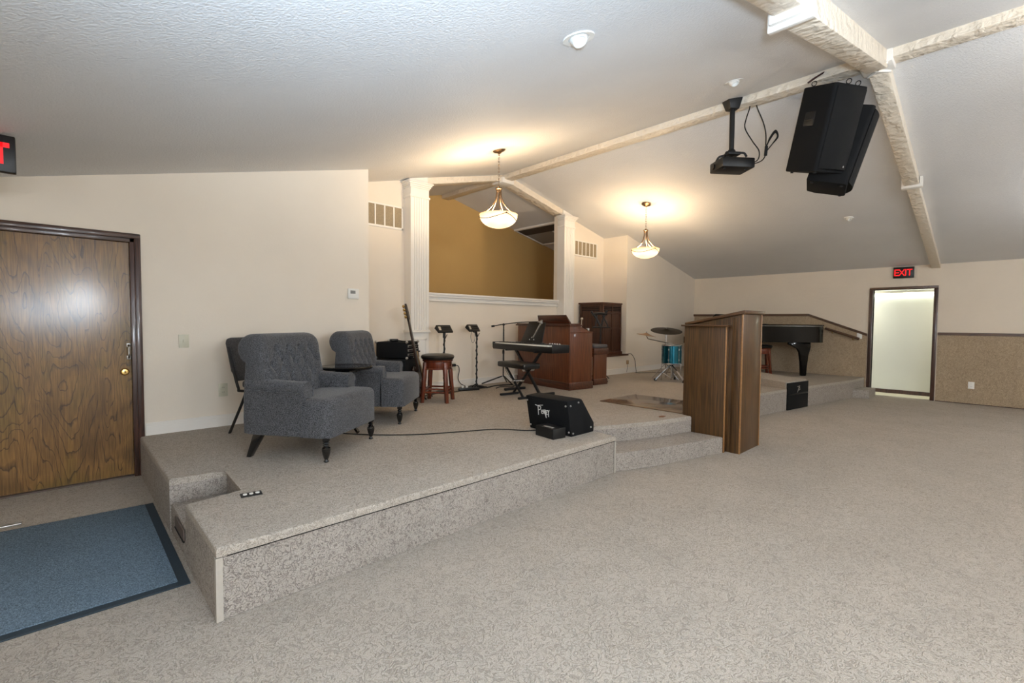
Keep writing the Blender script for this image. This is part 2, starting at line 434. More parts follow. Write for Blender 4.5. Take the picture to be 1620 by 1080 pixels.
# ------------------------------------------------------------------ doors
d1 = struct(MB().box((DX0, YW + .03, .012), (DX1, YW + .075, DZ)).build('door_1', m_door))
m = MB(); w = .075
def fbar(m, a, c, ax):
    m.box(a, c, .004)
m.box((DX1, YW - .022, 0), (DX1 + .045, YW + .1, DZ + .045), .004); m.box((DX1 + .03, YW - .03, 0), (DX1 + w, YW, DZ + w), .008)
m.box((DX0 - .045, YW - .022, 0), (DX0, YW + .1, DZ + .045), .004); m.box((DX0 - w, YW - .03, 0), (DX0 - .03, YW, DZ + w), .008)
m.build('door_frame', m_frame, d1)
m = MB(); m.box((DX0 - .04, YW - .022, DZ), (DX1 + .04, YW + .1, DZ + .045), .004); m.box((DX0 - w, YW - .031, DZ + .03), (DX1 + w, YW - .001, DZ + w), .008)
m.build('door_head', m_framex, d1)
m = MB(); m.box((.40, YW + .005, 1.115), (.428, YW + .03, 1.15), .004); m.box((.40, YW + .005, 1.01), (.428, YW + .03, 1.045), .004)
m.tube([(.414, YW + .012, 1.135), (.414, YW - .022, 1.12), (.414, YW - .026, 1.08), (.414, YW - .022, 1.04), (.414, YW + .012, 1.025)], .009)
m.build('pull_handle', m_steel, d1)
m = MB(); m.lathe([(.0, .022), (.022, .02), (.03, .008), (.032, 0)], (0, 0, 0), 24); m.xf(Matrix.Translation((.387, YW + .03, .905)) @ Matrix.Rotation(PI / 2, 4, 'X')); lk = m.build('lock_cylinder', m_brass, d1)
MB().box((.384, YW + .004, .895), (.39, YW + .009, .915)).build('keyhole', m_dark, d1)
MB().box((DX0, YW - .01, 0), (DX1, YW + .06, .010), .003).build('threshold', m_slot, d1)
d2 = D.objects.new('door_2', None); COL.objects.link(d2); struct(d2)
m = MB(); w = .06
for a, b in ((EY0 - w, EY0), (EY1, EY1 + w)):
    m.box((XW - .022, a, 0), (XW, b, EZ + (w if 0 else 0)), .005); m.box((XW, a if a < 1 else a, 0), (XW + .14, b, EZ), .002)
m.build('door_frame', m_frame, d2)
m = MB(); m.box((XW - .022, EY0 - w, EZ), (XW, EY1 + w, EZ + .045), .005); m.box((XW, EY0, EZ - .012), (XW + .14, EY1, EZ + .02))
m.build('door_head', m_raily, d2)

# ------------------------------------------------------------------ ceiling beams, header, columns
def sbeam(x0, x1, y0, y1, drop, top=.05, side='L'):
    """beam hugging a ceiling slope"""
    z = L if side == 'L' else RZ
    return [(x0, z(x0) - drop), (x1, z(x1) - drop), (x1, z(x1) + top), (x0, z(x0) + top)], y0, y1
m = MB(); m.box((XR - .085, YF, ZR - .095), (XR + .085, YG, ZR + .08), .012)
struct(m.build('ridge_beam', m_beam)); D.objects['ridge_beam']['label'] = 'long plastered beam along the ridge of the vaulted ceiling'
def crossbeam(yc, name):
    m = MB()
    for a, b, y0, y1, dr, sd in ((-.6, 2.93, -.07, .075, .13, 'L'), (2.93, XR - .05, -.08, .075, .16, 'L'), (XR + .05, 7.9, -.07, .08, .10, 'R'), (7.9, XW, -.06, .07, .075, 'R')):
        p, y0, y1 = sbeam(a, b, yc + y0, yc + y1, dr, side=sd); m.prism(p, y0, y1, 'y', .012)
    b = struct(m.build(name, m_beam))
    m = MB()
    for x, dr, w, sd in ((2.93, .20, .115, 'L'), (7.9, .13, .105, 'R')):
        z = L if sd == 'L' else RZ
        m.prism([(x - .05, z(x - .05) - dr + .03), (x + .05, z(x + .05) - dr + .03), (x + .05, z(x + .05)), (x - .05, z(x - .05))], yc - w + .02, yc + w - .02, 'y', .01)
        s2 = .022 if sd == 'L' else -.022
        xx = x + s2
        m.prism([(xx - .028, z(xx - .028) - dr), (xx + .028, z(xx + .028) - dr), (xx + .028, z(xx + .028)), (xx - .028, z(xx - .028))], yc - w, yc + w, 'y', .008)
    m.build('beam_collar', m_trim, b)
    m = MB(); m.box((XR - .11, yc - .12, ZR - .13), (XR + .11, yc + .12, ZR - .02), .012)
    for k in (-1, 1): m.tube([(XR - .1, yc - .08 * k, ZR - .135), (XR, yc, ZR - .14), (XR + .1, yc + .08 * k, ZR - .135)], .012)
    m.build('beam_joint_block', m_trim, b)
    return b
crossbeam(.87, 'cross_beam')
m = MB()
for a, b, sd in ((OX0 - .1, XR, 'L'), (XR, OX1 + .1, 'R')):
    p, y0, y1 = sbeam(a, b, 5.776, YR + .098, .095, side=sd); m.prism(p, y0, y1, 'y', .006)
hb = struct(m.build('header_beam', m_beam)); hb['label'] = 'plastered beam over the loft opening between the fluted columns'
m = MB(); m.box((XR - .13, 5.73, ZR - .15), (XR + .13, YR + .1, ZR - .06), .01); m.build('beam_joint_block', m_trim, hb)
def column(x0, label):
    w, y0 = .30, 5.72; zt = min(CZ(x0 - .05), CZ(x0 + w + .05)) - .012
    t = thing('fluted_column', label, 'column', (x0, y0, H), 0, 'fluted columns framing the loft opening'); t['kind'] = 'thing'
    dd = YR - y0 - .001; zt -= H
    m = MB(); m.box((0, 0, .0), (w, dd, .86), .004); m.box((-.012, -.012, 0), (w + .012, dd, .13), .006)
    # raised panel frame on the pedestal
    for a, b in (((.04, -.008, .2), (.26, 0, .225)), ((.04, -.008, .755), (.26, 0, .78)), ((.04, -.008, .2), (.06, 0, .78)), ((.24, -.008, .2), (.26, 0, .78))): m.box(a, b, .003)
    m.box((-.02, -.02, .86), (w + .02, dd, .885), .006); m.box((-.012, -.012, .885), (w + .012, dd, .90), .004)
    m.build('pedestal', m_trim, t)
    # fluted shaft, plan outline with grooves
    pts = [(0, dd), (0, 0)]; n = 6; mg = .035; p = (w - 2 * mg) / n
    for i in range(n):
        a = mg + i * p + p * .18; b = mg + (i + 1) * p - p * .18
        pts += [(a, 0), (a + (b - a) * .25, .012), (b - (b - a) * .25, .012), (b, 0)]
    pts += [(w, 0), (w, dd)]
    zc = zt - .22
    MB().prism(pts, .90, zc, 'z').build('shaft', m_trim, t, ang=60)
    m = MB(); m.box((-.014, -.014, zc - .012), (w + .014, dd, zc + .018), .006)
    m.box((0, 0, zc + .018), (w, dd, zt - .1), .003)
    for k, e in enumerate((.01, .022, .036, .05)): m.box((-e, -e, zt - .1 + k * .022), (w + e, dd, zt - .1 + (k + 1) * .022), .005)
    za, zb = CZ(x0) - H - .004, CZ(x0 + w) - H - .004
    m.hexa([(0, .035, zt - .012), (w, .035, zt - .012), (w, dd, zt - .012), (0, dd, zt - .012), (0, .035, za), (w, .035, zb), (w, dd, zb), (0, dd, za)])
    m.build('capital', m_trim, t)
    return t
column(3.525, 'white fluted column between the bass guitar and the loft opening')
column(6.82, 'white fluted column rising behind the walnut organ beside the loft opening')
m = MB(); 
for a, b, e in ((1.66, 1.685, .03), (1.685, 1.72, .018), (1.72, 1.75, .05), (1.75, 1.785, .06)): m.box((OX0 - .02, YR - e, a), (OX1, YR + .11, b), .006)
struct(m.build('trim_3', m_trim))['label'] = 'white moulded sill along the loft opening'
# shelf nook below the speaker cabinet
struct(MB().box((7.5, Y2, 0), (8.32, YR, .70)).build('wall_shelf_nook', m_wall))
struct(MB().box((7.44, Y2 - .04, .70), (8.37, YR, .735), .005).build('trim_4', m_orgd))['label'] = 'dark wood shelf board under the walnut speaker cabinet'
# ceiling hatch panel in the loft
n_ = Vector((.223, 0, 1)).normalized()
def hp(x, y, e=0): return (x, y, RZ(x) - .004 - e)
h_ = thing('ceiling_hatch', 'dark framed hatch panel in the sloping loft ceiling above the gold wall', 'hatch', (0, 0, 0))
def slab(m, x0, x1, y0, y1, e0, e1):
    m.hexa([hp(x0, y0, e1), hp(x1, y0, e1), hp(x1, y1, e1), hp(x0, y1, e1), hp(x0, y0, e0), hp(x1, y0, e0), hp(x1, y1, e0), hp(x0, y1, e0)])
m = MB(); slab(m, 7.22, 7.52, 6.0, 7.42, 0, .02); m.build('dark_strip', m_paneld, h_)  # dark strip lying flush with the ceiling slope
m = MB(); slab(m, 7.52, 8.1, 6.0, 7.42, 0, .012); m.build('hatch_panel', m_panelg, h_)
m = MB(); slab(m, 7.18, 7.22, 5.99, 7.46, 0, .035); slab(m, 7.22, 8.12, 7.42, 7.46, 0, .03); slab(m, 8.08, 8.12, 6.0, 7.44, 0, .03); slab(m, 7.52, 8.1, 6.62, 6.65, 0, .03)
m.build('hatch_frame', m_trim, h_)

# ------------------------------------------------------------------ stage
PF = [(.475, 2.39), (3.585, 2.39), (3.6, 2.85), (4.06, 2.62), (4.46, 2.47), (4.99, 2.345), (4.99, 2.47), (5.72, 2.47), (5.72, 2.40), (7.49, 2.45), (8.20, 2.325),
      (8.88, 2.21), (10.62, 1.89), (XW - .01, 1.855), (XW - .01, Y2 - .002), (8.3, Y2 - .002), (2.62, YR - .002), (2.62, YW - .002), (.475, YW - .002),
      (.475, 3.63), (.79, 3.61), (.77, 3.105), (.475, 3.09)]
PF[15] = (7.5, Y2 - .002); PF.insert(16, (7.5, YR - .002))
st = thing('stage_platform', 'low carpeted stage platform carrying the armchairs, organ and drums', 'stage', (0, 0, 0)); st['kind'] = 'thing'
MB().prism(PF, .002, .297, 'z').build('riser', m_carpetr, st, ang=5)
MB().box((.52, 2.3865, .288), (3.58, 2.392, .299)).build('gap_shade_strip', m_dark, st)  # dark strip stuck on in place of the shaded groove under the nosing
m = MB(); m.prism(PF, .297, H, 'z', .014, 3, True)
for v in m.b.verts:
    if v.co.y < 2.43 and v.co.x < 3.7: v.co.y -= .012
m.build('deck', m_carpet, st)
MB().prism([(3.6, 2.41), (3.8, 2.33), (4.06, 2.235), (4.5, 2.12), (4.985, 2.0), (4.985, 2.40), (4.46, 2.52), (3.6, 2.95)], .002, H / 2, 'z', .014, 3, True).build('step', m_carpetr, st)
MB().box((.48, 3.095, .002), (.79, 3.62, .19), .012).build('notch_step', m_carpetr, st)
m = MB(); m.box((.472, 2.382, .002), (.477, 2.41, .292)); m.box((.472, 2.380, .002), (.50, 2.386, .292)); m.build('corner_trim', m_trimg, st)
m = MB(); m.box((3.57, 2.380, .002), (3.588, 2.386, .285)); m.build('corner_trim', m_trimg, st)
m = MB(); m.box((.468, 3.13, .115), (.476, 3.40, .175), .002); m.build('vent_slot', m_slot, st)
MB().box((.466, 3.13, .105), (.474, 3.40, .115)).build('slot_edge', m_dark, st)
# raised box with built-in speaker
rb = thing('raised_platform_box', 'carpeted box with a built-in speaker between the pulpit and the grand piano', 'platform', (0, 0, 0))
m = MB(); m.prism([(8.20, 2.338), (8.875, 2.222), (8.95, 2.25), (9.62, 3.22), (8.87, 3.32)], H, .45, 'z', .012, 3, True); m.build('carpeted_box', m_carpet, rb)
dx = Vector((8.88 - 8.21, 2.21 - 2.325)).normalized()
a_ = math.atan2(dx.y, dx.x)
sp = MB(); sp.box((0, -.02, .006), (.675, -.001, .432), .004); sp.xf(Matrix.Translation((8.212, 2.325, 0)) @ Matrix.Rotation(a_, 4, 'Z')); sp.build('speaker_grille', m_tolex, rb)
sp = MB(); sp.box((.02, -.0235, .235), (.655, -.0195, .255), .001); sp.xf(Matrix.Translation((8.212, 2.325, 0)) @ Matrix.Rotation(a_, 4, 'Z')); sp.build('grille_divider', m_blkp, rb)
sp = MB()
for s0, s1 in (((.36, .36), (.30, .27)), ((.30, .36), (.37, .37)), ((.33, .33), (.37, .345)), ((.345, .30), (.385, .32))):
    sp.tube([(s0[0], -.024, s0[1]), (s1[0], -.024, s1[1])], .005, 6, 1)
sp.xf(Matrix.Translation((8.212, 2.325, 0)) @ Matrix.Rotation(a_, 4, 'Z')); sp.build('emblem', m_steel, rb)
bs = MB().prism([(10.56, 1.95), (10.70, 1.67), (11.22, 1.655), (11.24, 1.85), (10.68, 1.93)], .002, .16, 'z', .02, 3, True).build('step_box', m_carpetr)
tag(bs, 'small loose carpeted step against the stage edge beside the exit doorway', 'step')
# boards and scraps on the stage
o = MB().box((5.03, 2.48, H), (5.87, 3.59, H + .012), .002).build('floor_board', m_floorp); tag(o, 'thin shiny brown board lying on the stage carpet behind the pulpit', 'board')
o = MB().prism([(4.66, 2.55), (4.70, 2.52), (4.77, 2.53), (4.76, 2.565), (4.70, 2.575)], H, H + .004, 'z').build('paper_scrap', m_paper); tag(o, 'scrap of brown paper on the stage above the curved steps', 'paper scrap')
fb = thing('floor_outlet_box', 'metal floor outlet plate set in the stage corner beside the notch', 'outlet', (.78, 3.0, H), R(-8))
MB().box((-.055, -.035, 0), (.055, .035, .004), .001).build('plate', m_blkm, fb)
m = MB(); 
for x in (-.032, 0, .032): m.cyl((x, 0, .004), (x, 0, .009), .011, n=14)
m.build('sockets', m_white, fb)

# ------------------------------------------------------------------ floor mat, strip, cables
mt = thing('entrance_mat', 'blue grey entrance mat with dark rubber edge in front of the wooden door', 'mat', (0, 0, 0))
mq = [(-1.3, 2.86), (.452, 2.84), (.462, 4.285), (-1.3, 4.40)]
MB().prism(mq, .001, .007, 'z', .002, 1, True).build('rubber_edge', m_matb, mt)
MB().prism([(-1.24, 2.91), (.405, 2.89), (.412, 4.27), (-1.24, 4.37)], .007, .013, 'z', .003, 2, True).build('pile', m_mat, mt)
o = MB().box((-.95, 4.385, .0), (-.215, 4.425, .012), .004).build('floor_strip', m_steel); o.location.y = .03; tag(o, 'short metal strip on the carpet beside the entrance mat', 'floor strip')
def cable(name, label, pts, r=.005, mat=None, n=6):
    o = MB().tube(pts, r, n).build(name, mat or m_rubber); return tag(o, label, 'cable')
hz = H + .006
cable('floor_cable', 'thin black cable snaking over the stage from the armchairs to the floor monitor', [(1.55, 4.5, hz), (1.9, 3.95, hz), (2.25, 3.62, hz), (2.65, 3.42, hz), (2.95, 3.28, hz), (3.12, 3.06, hz), (3.24, 2.98, hz)], .005)

# ------------------------------------------------------------------ wall fittings
def plate(name, label, cat, c, n, w, h, mat, kind):
    """c centre on wall, n: 'y' wall faces -y, 'x' wall faces -x"""
    t = thing(name, label, cat, c, 0 if n == 'y' else -PI / 2)
    MB().box((-w / 2, -.007, -h / 2), (w / 2, 0, h / 2), .003).build('plate', mat, t)
    if kind == 'switch': MB().box((-.006, -.016, -.012), (.006, -.006, .012), .002).build('toggle', mat, t)
    if kind == 'outlet':
        m = MB()
        for z in (-.022, .022): m.cyl((0, -.0095, z), (0, -.006, z), .016, n=18)
        m.build('receptacles', mat, t)
        m = MB()
        for z in (-.022, .022):
            for x in (-.006, .006): m.box((x - .0012, -.0102, z - .003), (x + .0012, -.009, z + .006))
        m.build('slots', m_dark, t)
    return t
plate('light_switch', 'ivory light switch plate on the cream wall next to the wooden door', 'switch', (.805, YW, 1.16), 'y', .078, .12, m_ivory, 'switch')
plate('wall_outlet', 'ivory wall outlet low on the cream wall behind the stacking chair', 'outlet', (1.11, YW, .685), 'y', .078, .125, m_ivory, 'outlet')
plate('wall_outlet', 'ivory wall outlet with black plug below the loft sill', 'outlet', (4.40, YR, .66), 'y', .078, .125, m_ivory, 'outlet')
plate('wall_outlet', 'white wall outlet low on the tan wainscot beyond the exit doorway', 'outlet', (XW - .008, .353, .33), 'x', .08, .12, m_white, 'outlet')
plate('light_switch', 'white switch plate above the handrail beside the exit doorway', 'switch', (XW - .008, 1.955, 1.145), 'x', .085, .12, m_white, 'switch')
t = thing('thermostat', 'white square thermostat at the end of the cream wall above the armchairs', 'thermostat', (2.42, YW, 1.665))
MB().box((-.066, -.024, -.058), (.066, 0, .058), .008).build('housing', m_white, t); MB().box((-.04, -.026, .0), (.02, -.023, .036), .002).build('display', m_grey, t)
def exit_sign(name, label, loc, rz, w, h, dpt=.05, sq=1., tk=1.):
    t = thing(name, label, 'exit sign', loc, rz)
    MB().box((-w / 2, -dpt, -h / 2), (w / 2, 0, h / 2), .006).build('housing', m_blkp, t)
    m = MB(); y0, y1 = -dpt - .004, -dpt + .002; hh = h * .29; th = h * .085 * tk; lw = w * .13
    def bar(x0, z0, x1, z1): m.box((min(x0, x1), y0, min(z0, z1)), (max(x0, x1), y1, max(z0, z1)))
    cx = [q * w * sq for q in (-.315, -.085, .105, .29)]
    x = cx[0]; bar(x - lw, -hh, x - lw + th, hh)
    for z in (-hh, -th / 2, hh - th): bar(x - lw, z, x + lw * .8, z + th)
    x = cx[1]
    for s in (-1, 1): m.hexa([(x - s * lw - th / 2, y0, -hh), (x - s * lw + th / 2 , y0, -hh), (x - s * lw + th / 2, y1, -hh), (x - s * lw - th / 2, y1, -hh), (x + s * lw - th / 2, y0, hh), (x + s * lw + th / 2, y0, hh), (x + s * lw + th / 2, y1, hh), (x + s * lw - th / 2, y1, hh)])
    x = cx[2]; bar(x - th / 2, -hh, x + th / 2, hh)
    x = cx[3]; bar(x - th / 2, -hh, x + th / 2, hh); bar(x - lw, hh - th, x + lw, hh)
    m.build('lettering', m_redl, t); return t
exit_sign('exit_sign', 'red lettered black exit sign on the pale wall above the open doorway', (XW, 1.318, 2.335), -PI / 2, .30, .205)
exit_sign('exit_sign', 'red lettered black exit sign hung from the ceiling over the wooden door', (-.318, 4.06, 2.30), 0, .30, .21, .05, 1., 1.5)
def vent(label, x0, x1, z0, z1, nb):
    t = thing('wall_vent', label, 'vent', (x0, YR, z0), 0, 'return air grilles high beside the columns'); w, h = x1 - x0, z1 - z0
    MB().box((.01, -.006, .01), (w - .01, 0, h - .01)).build('grille', m_ventp, t)
    m = MB(); m.box((0, -.016, 0), (w, 0, .03), .003); m.box((0, -.016, h - .02), (w, 0, h), .003); m.box((0, -.016, 0), (.02, 0, h), .003); m.box((w - .02, -.016, 0), (w, 0, h), .003)
    for i in range(1, nb): m.box((w * i / nb - .01, -.014, 0), (w * i / nb + .01, 0, h), .003)
    m.build('vent_frame', m_trim, t)
vent('return air grille high on the wall above the bass guitar and amplifier', 2.80, 3.50, 2.63, 2.95, 5)
vent('return air grille high on the wall above the walnut speaker cabinet', 7.32, 8.06, 2.68, 2.99, 6)
hr = thing('handrail', 'short dark wooden handrail sloping down the wainscot beside the exit doorway', 'handrail', (0, 0, 0))
m = MB(); m.tube([(XW - .075, 2.52, 1.285), (XW - .075, 1.945, 1.085)], .024, 12, 1); m.build('rail', m_raily, hr)
for y in (2.40, 2.05):
    z = 1.085 + (y - 1.945) / (.575) * .2
    MB().tube([(XW - .075, y, z - .02), (XW - .07, y, z - .05), (XW - .008, y, z - .06)], .007, 8).build('bracket', m_brass, hr)

# ------------------------------------------------------------------ pendants
def pendant(x, y, zc, chain, label):
    """zc: ceiling height; built downward from the ceiling"""
    t = thing('pendant_light', label, 'pendant light', (x, y, zc), 0, 'bowl pendants under the stage ceiling')
    sl = math.atan(.247) if x < XR else -math.atan(.223)
    m = MB(); m.lathe([(.0, 0), (.075, 0), (.078, -.012), (.06, -.024), (.03, -.034), (.012, -.045), (0, -.046)], n=28); m.xf(Matrix.Rotation(-sl, 4, 'Y')); m.build('ceiling_canopy', m_bronze, t)
    m = MB(); n = max(4, int(chain / .04)); z = -.04
    for i in range(n):
        zc_ = z - (i + .5) * (chain - .03) / n
        m.torus((0, 0, zc_), (1, 0, 0) if i % 2 else (0, 1, 0), .012, .0028, 10, 6)
        for v in m.b.verts[-60:] if 0 else []: pass
    m.build('chain', m_bronze, t)
    hz_ = -chain
    m = MB(); m.lathe([(0, 0), (.012, 0), (.016, -.012), (.04, -.02), (.042, -.034), (.03, -.04), (.02, -.06), (0, -.062)], (0, 0, hz_), 24); m.build('hub', m_bronze, t)
    rb_, zr = .228, hz_ - .345
    for k in range(5):
        a = 2 * PI * k / 5 + .35; c, s_ = math.cos(a), math.sin(a)
        MB().tube([(.026 * c, .026 * s_, hz_ - .03), (.032 * c, .032 * s_, hz_ - .12), (.06 * c, .06 * s_, hz_ - .2), (.13 * c, .13 * s_, hz_ - .285), (.205 * c, .205 * s_, zr + .008)], .007, 8).build('arm', m_bronze, t)
    prof = [(rb_ * math.sin(u), -.15 * (1 - (1 - math.cos(u)) * 0) * 0 + zr - .152 * math.cos(u) ** .9) for u in [i * PI / 2 / 14 for i in range(15)]]
    prof[-1] = (rb_, zr); inner = [(r * .965, z + .006) for r, z in prof[::-1]]
    m = MB(); m.lathe(prof + [(rb_ + .004, zr + .006)] + inner, n=48, caps=False); m.build('glass_bowl', m_bowl, t)
    m = MB(); K = 3
    for k in range(K):
        a0 = 2 * PI * k / K + .2; a1 = a0 + 2 * PI / K; pts = []
        for i in range(13):
            q = i / 12; a = a0 + (a1 - a0) * q; z = zr - .012 - .055 * math.sin(PI * q); u = math.acos(min(1, max(0, ((zr - z) / .152)) ** (1 / .9))); r = rb_ * math.sin(u) + .004
            pts.append((r * math.cos(a), r * math.sin(a), z))
        m.tube(pts, .004, 6, 1); m.ball(pts[0], .011, n=10)
    m.build('swag_trim', m_bronze, t)
    ld = D.lights.new('bulb_light', 'POINT'); ld.energy = PEND; ld.color = (1, .77, .50); ld.shadow_soft_size = .07
    lo = D.objects.new('bulb_light', ld); COL.objects.link(lo); lo.parent = t; lo.location = (0, 0, zr + .02)
    return t
PEND = 42
pendant(3.84, 4.257, L(3.84), L(3.84) - 2.985, 'lit glass bowl pendant hanging in front of the gold loft wall')
pendant(7.213, 4.261, RZ(7.213), RZ(7.213) - 2.957, 'lit glass bowl pendant hanging above the drum kit')
def can(x, y, r, label, eye=True):
    side = L if x < XR else RZ; sl = math.atan(.247) if x < XR else -math.atan(.223)
    t = thing('recessed_light', label, 'ceiling light', (x, y, side(x)), 0, 'unlit recessed eyeball lights', rot=(0, -sl, 0))
    MB().lathe([(r * .62, -.0), (r * .66, -.008), (r * .97, -.010), (r, 0), (r, .01), (r * .62, .01)], n=36, caps=False).build('trim_ring', m_white, t)
    m = MB(); m.lathe([(r * .56, .02), (r * .58, -.006), (r * .44, -.036), (r * .36, -.038), (r * .30, -.012), (0, -.01)], n=28); m.xf(Matrix.Rotation(R(-28), 4, 'X') @ Matrix.Rotation(R(18), 4, 'Y')); m.build('eyeball', m_white, t)
can(2.22, 1.775, .095, 'unlit white eyeball downlight in the pale ceiling, alone near the top edge')
can(4.517, 1.792, .08, 'unlit white eyeball downlight in the ceiling close to the projector mount')
can(8.865, 1.718, .065, 'unlit white eyeball downlight on the far ceiling slope beyond the hanging speakers')

# ------------------------------------------------------------------ projector and hanging speakers
pj = thing('projector', 'black projector hanging from a ceiling pole beside the ridge beam', 'projector', (5.275, 2.10, 0), R(-38))
zt = 3.775
m = MB(); m.hexa([(-.05, -.05, zt - .12), (.05, -.05, zt - .12), (.05, .05, zt - .12), (-.05, .05, zt - .12), (-.085, -.07, zt - .01), (.085, -.07, zt + .02), (.085, .07, zt + .02), (-.085, .07, zt - .01)], .006); m.build('ceiling_mount', m_blkm, pj)
MB().cyl((0, 0, 3.2), (0, 0, zt - .1), .026, n=18).build('pole', m_blkm, pj)
m = MB(); m.box((-.07, -.07, 3.165), (.07, .07, 3.195), .006)
for sx in (-1, 1):
    for sy in (-1, 1): m.tube([(0, 0, 3.185), (.09 * sx, .07 * sy, 3.18), (.12 * sx, .09 * sy, 3.135)], .012, 8)
m.ball((0, 0, 3.2), .045); m.build('bracket', m_blkm, pj)
m = MB(); m.box((-.17, -.135, 3.01), (.19, .135, 3.115), .012); m.build('body', m_blkp, pj)
MB().cyl((-.185, .05, 3.06), (-.165, .05, 3.06), .03, n=20).build('lens', m_blk, pj)
m = MB()
for x in (-.12, .12): m.cyl((x, -.08, 2.998), (x, -.08, 3.012), .012, n=10)
m.build('feet', m_rubber, pj)
c1 = [(5.39, 1.99, 3.79), (5.41, 1.97, 3.70), (5.37, 1.99, 3.56), (5.37, 2.0, 3.46), (5.43, 1.94, 3.32), (5.48, 1.89, 3.22), (5.48, 1.9, 3.13), (5.42, 1.96, 3.08)]
c2 = [(5.43, 1.93, 3.80), (5.44, 1.91, 3.68), (5.49, 1.86, 3.52), (5.52, 1.84, 3.40), (5.53, 1.84, 3.28), (5.54, 1.84, 3.2), (5.51, 1.87, 3.12), (5.42, 1.96, 3.07)]
cable('projector_cable', 'black cable drooping from the ridge beam straight to the projector', c1, .006)
cable('projector_cable', 'black cable from the ridge beam with a tied loop behind the projector', c2, .006)
o = MB(); 
for k in range(3): o.tube([(5.53, 1.84, 3.25), (5.545 + .01 * k, 1.81, 3.33 + .02 * k), (5.585 + .008 * k, 1.77, 3.41 + .015 * k), (5.60 + .01 * k, 1.75, 3.37), (5.57, 1.79, 3.29), (5.535, 1.83, 3.22)], .006, 6)
o.cyl((5.53, 1.84, 3.17), (5.535, 1.835, 3.27), .016, n=10)
tag(o.build('cable_coil', m_rubber), 'tied coil of spare black cable hanging behind the projector', 'cable coil')
def hung_speaker(label, loc, rot):
    t = thing('hanging_speaker', label, 'speaker', loc, 0, 'loudspeakers hung under the beam crossing', rot=rot)
    w, d, h = .40, .36, .77
    # trapezoid plan: front (-y) wide, rear narrower; chamfered bottom
    m = MB(); pl = [(-w / 2, -d / 2), (w / 2, -d / 2), (w / 2, -d / 2 + .1), (w * .36, d / 2), (-w * .36, d / 2), (-w / 2, -d / 2 + .12)]
    pl = [(-w / 2, -d / 2 + .03), (-w / 2 + .02, -d / 2 + .005), (w / 2 - .02, -d / 2 + .005), (w / 2, -d / 2 + .03), (w / 2, d / 2 - .07), (w * .40, d / 2), (-w * .5, d / 2)]
    m.prism(pl, -h / 2, h / 2, 'z', .012); m.build('cabinet', m_tolex, t)
    def gf(u, v):
        x = (u - .5) * (w - .05); bow = .045 * (1 - (2 * u - 1) ** 2)
        return (x, -d / 2 - bow, (v - .5) * (h - .06))
    m = MB(); V = m.grid(gf, 16, 2); 
    base = [m.v((gf(i / 16, 0)[0], -d / 2 + .006, gf(0, 0)[2])) for i in range(17)]; topb = [m.v((gf(i / 16, 1)[0], -d / 2 + .006, gf(0, 1)[2])) for i in range(17)]
    for i in range(16):
        m.f([V[i][0], base[i], base[i + 1], V[i + 1][0]]); m.f([V[i][2], V[i + 1][2], topb[i + 1], topb[i]])
    m.build('curved_grille', m_grille, t)
    m = MB(); m.box((.05, -d / 2 - .034, -.335), (.10, -d / 2 - .026, -.318), .002); m.build('badge', m_steel, t)
    m = MB(); m.box((-w / 2 - .006, -.03, .03), (-w / 2 + .03, .09, .16), .012); m.box((-w / 2 - .008, -.02, .08), (-w / 2, .08, .1), .003); m.build('handle_cup', m_blkp, t)
    for x, y in ((-w / 2 + .05, d / 2 - .06), (0, -.12), (w / 2 - .06, -.1)):
        m = MB(); m.cyl((x, y, h / 2), (x, y, h / 2 + .012), .007, n=8); m.torus((x, y, h / 2 + .033), (1, .4, 0), .021, .004, 18, 6); m.build('eye_bolt', m_blkm, t)
    m = MB()
    for x, y in ((-w / 2 + .04, d / 2 - .05), (w / 2 - .05, -d / 2 + .05), (-w / 2 + .05, -d / 2 + .05)): m.cyl((x, y, -h / 2 - .014), (x, y, -h / 2), .014, n=10)
    m.build('feet', m_rubber, t)
    return t
s1 = hung_speaker('large black loudspeaker hanging by the ridge beam, nearer the projector', (5.455, 1.274, 3.249), (R(16.5), R(-2), R(-27)))
s2 = dup(s1, (5.78, 1.22, 3.125), rot=(R(16), R(4), R(14)), label='black loudspeaker half hidden behind the other hanging speaker, under the beam crossing')
cable('speaker_sling', 'dark red and black wire sling holding the hanging speaker to the ridge', [(5.23, 1.38, 3.67), (5.26, 1.33, 3.71), (5.31, 1.26, 3.76), (5.33, 1.24, 3.775), (5.29, 1.29, 3.74), (5.24, 1.37, 3.68)], .008, simple('dark_red_wire', (62, 30, 28), .6))

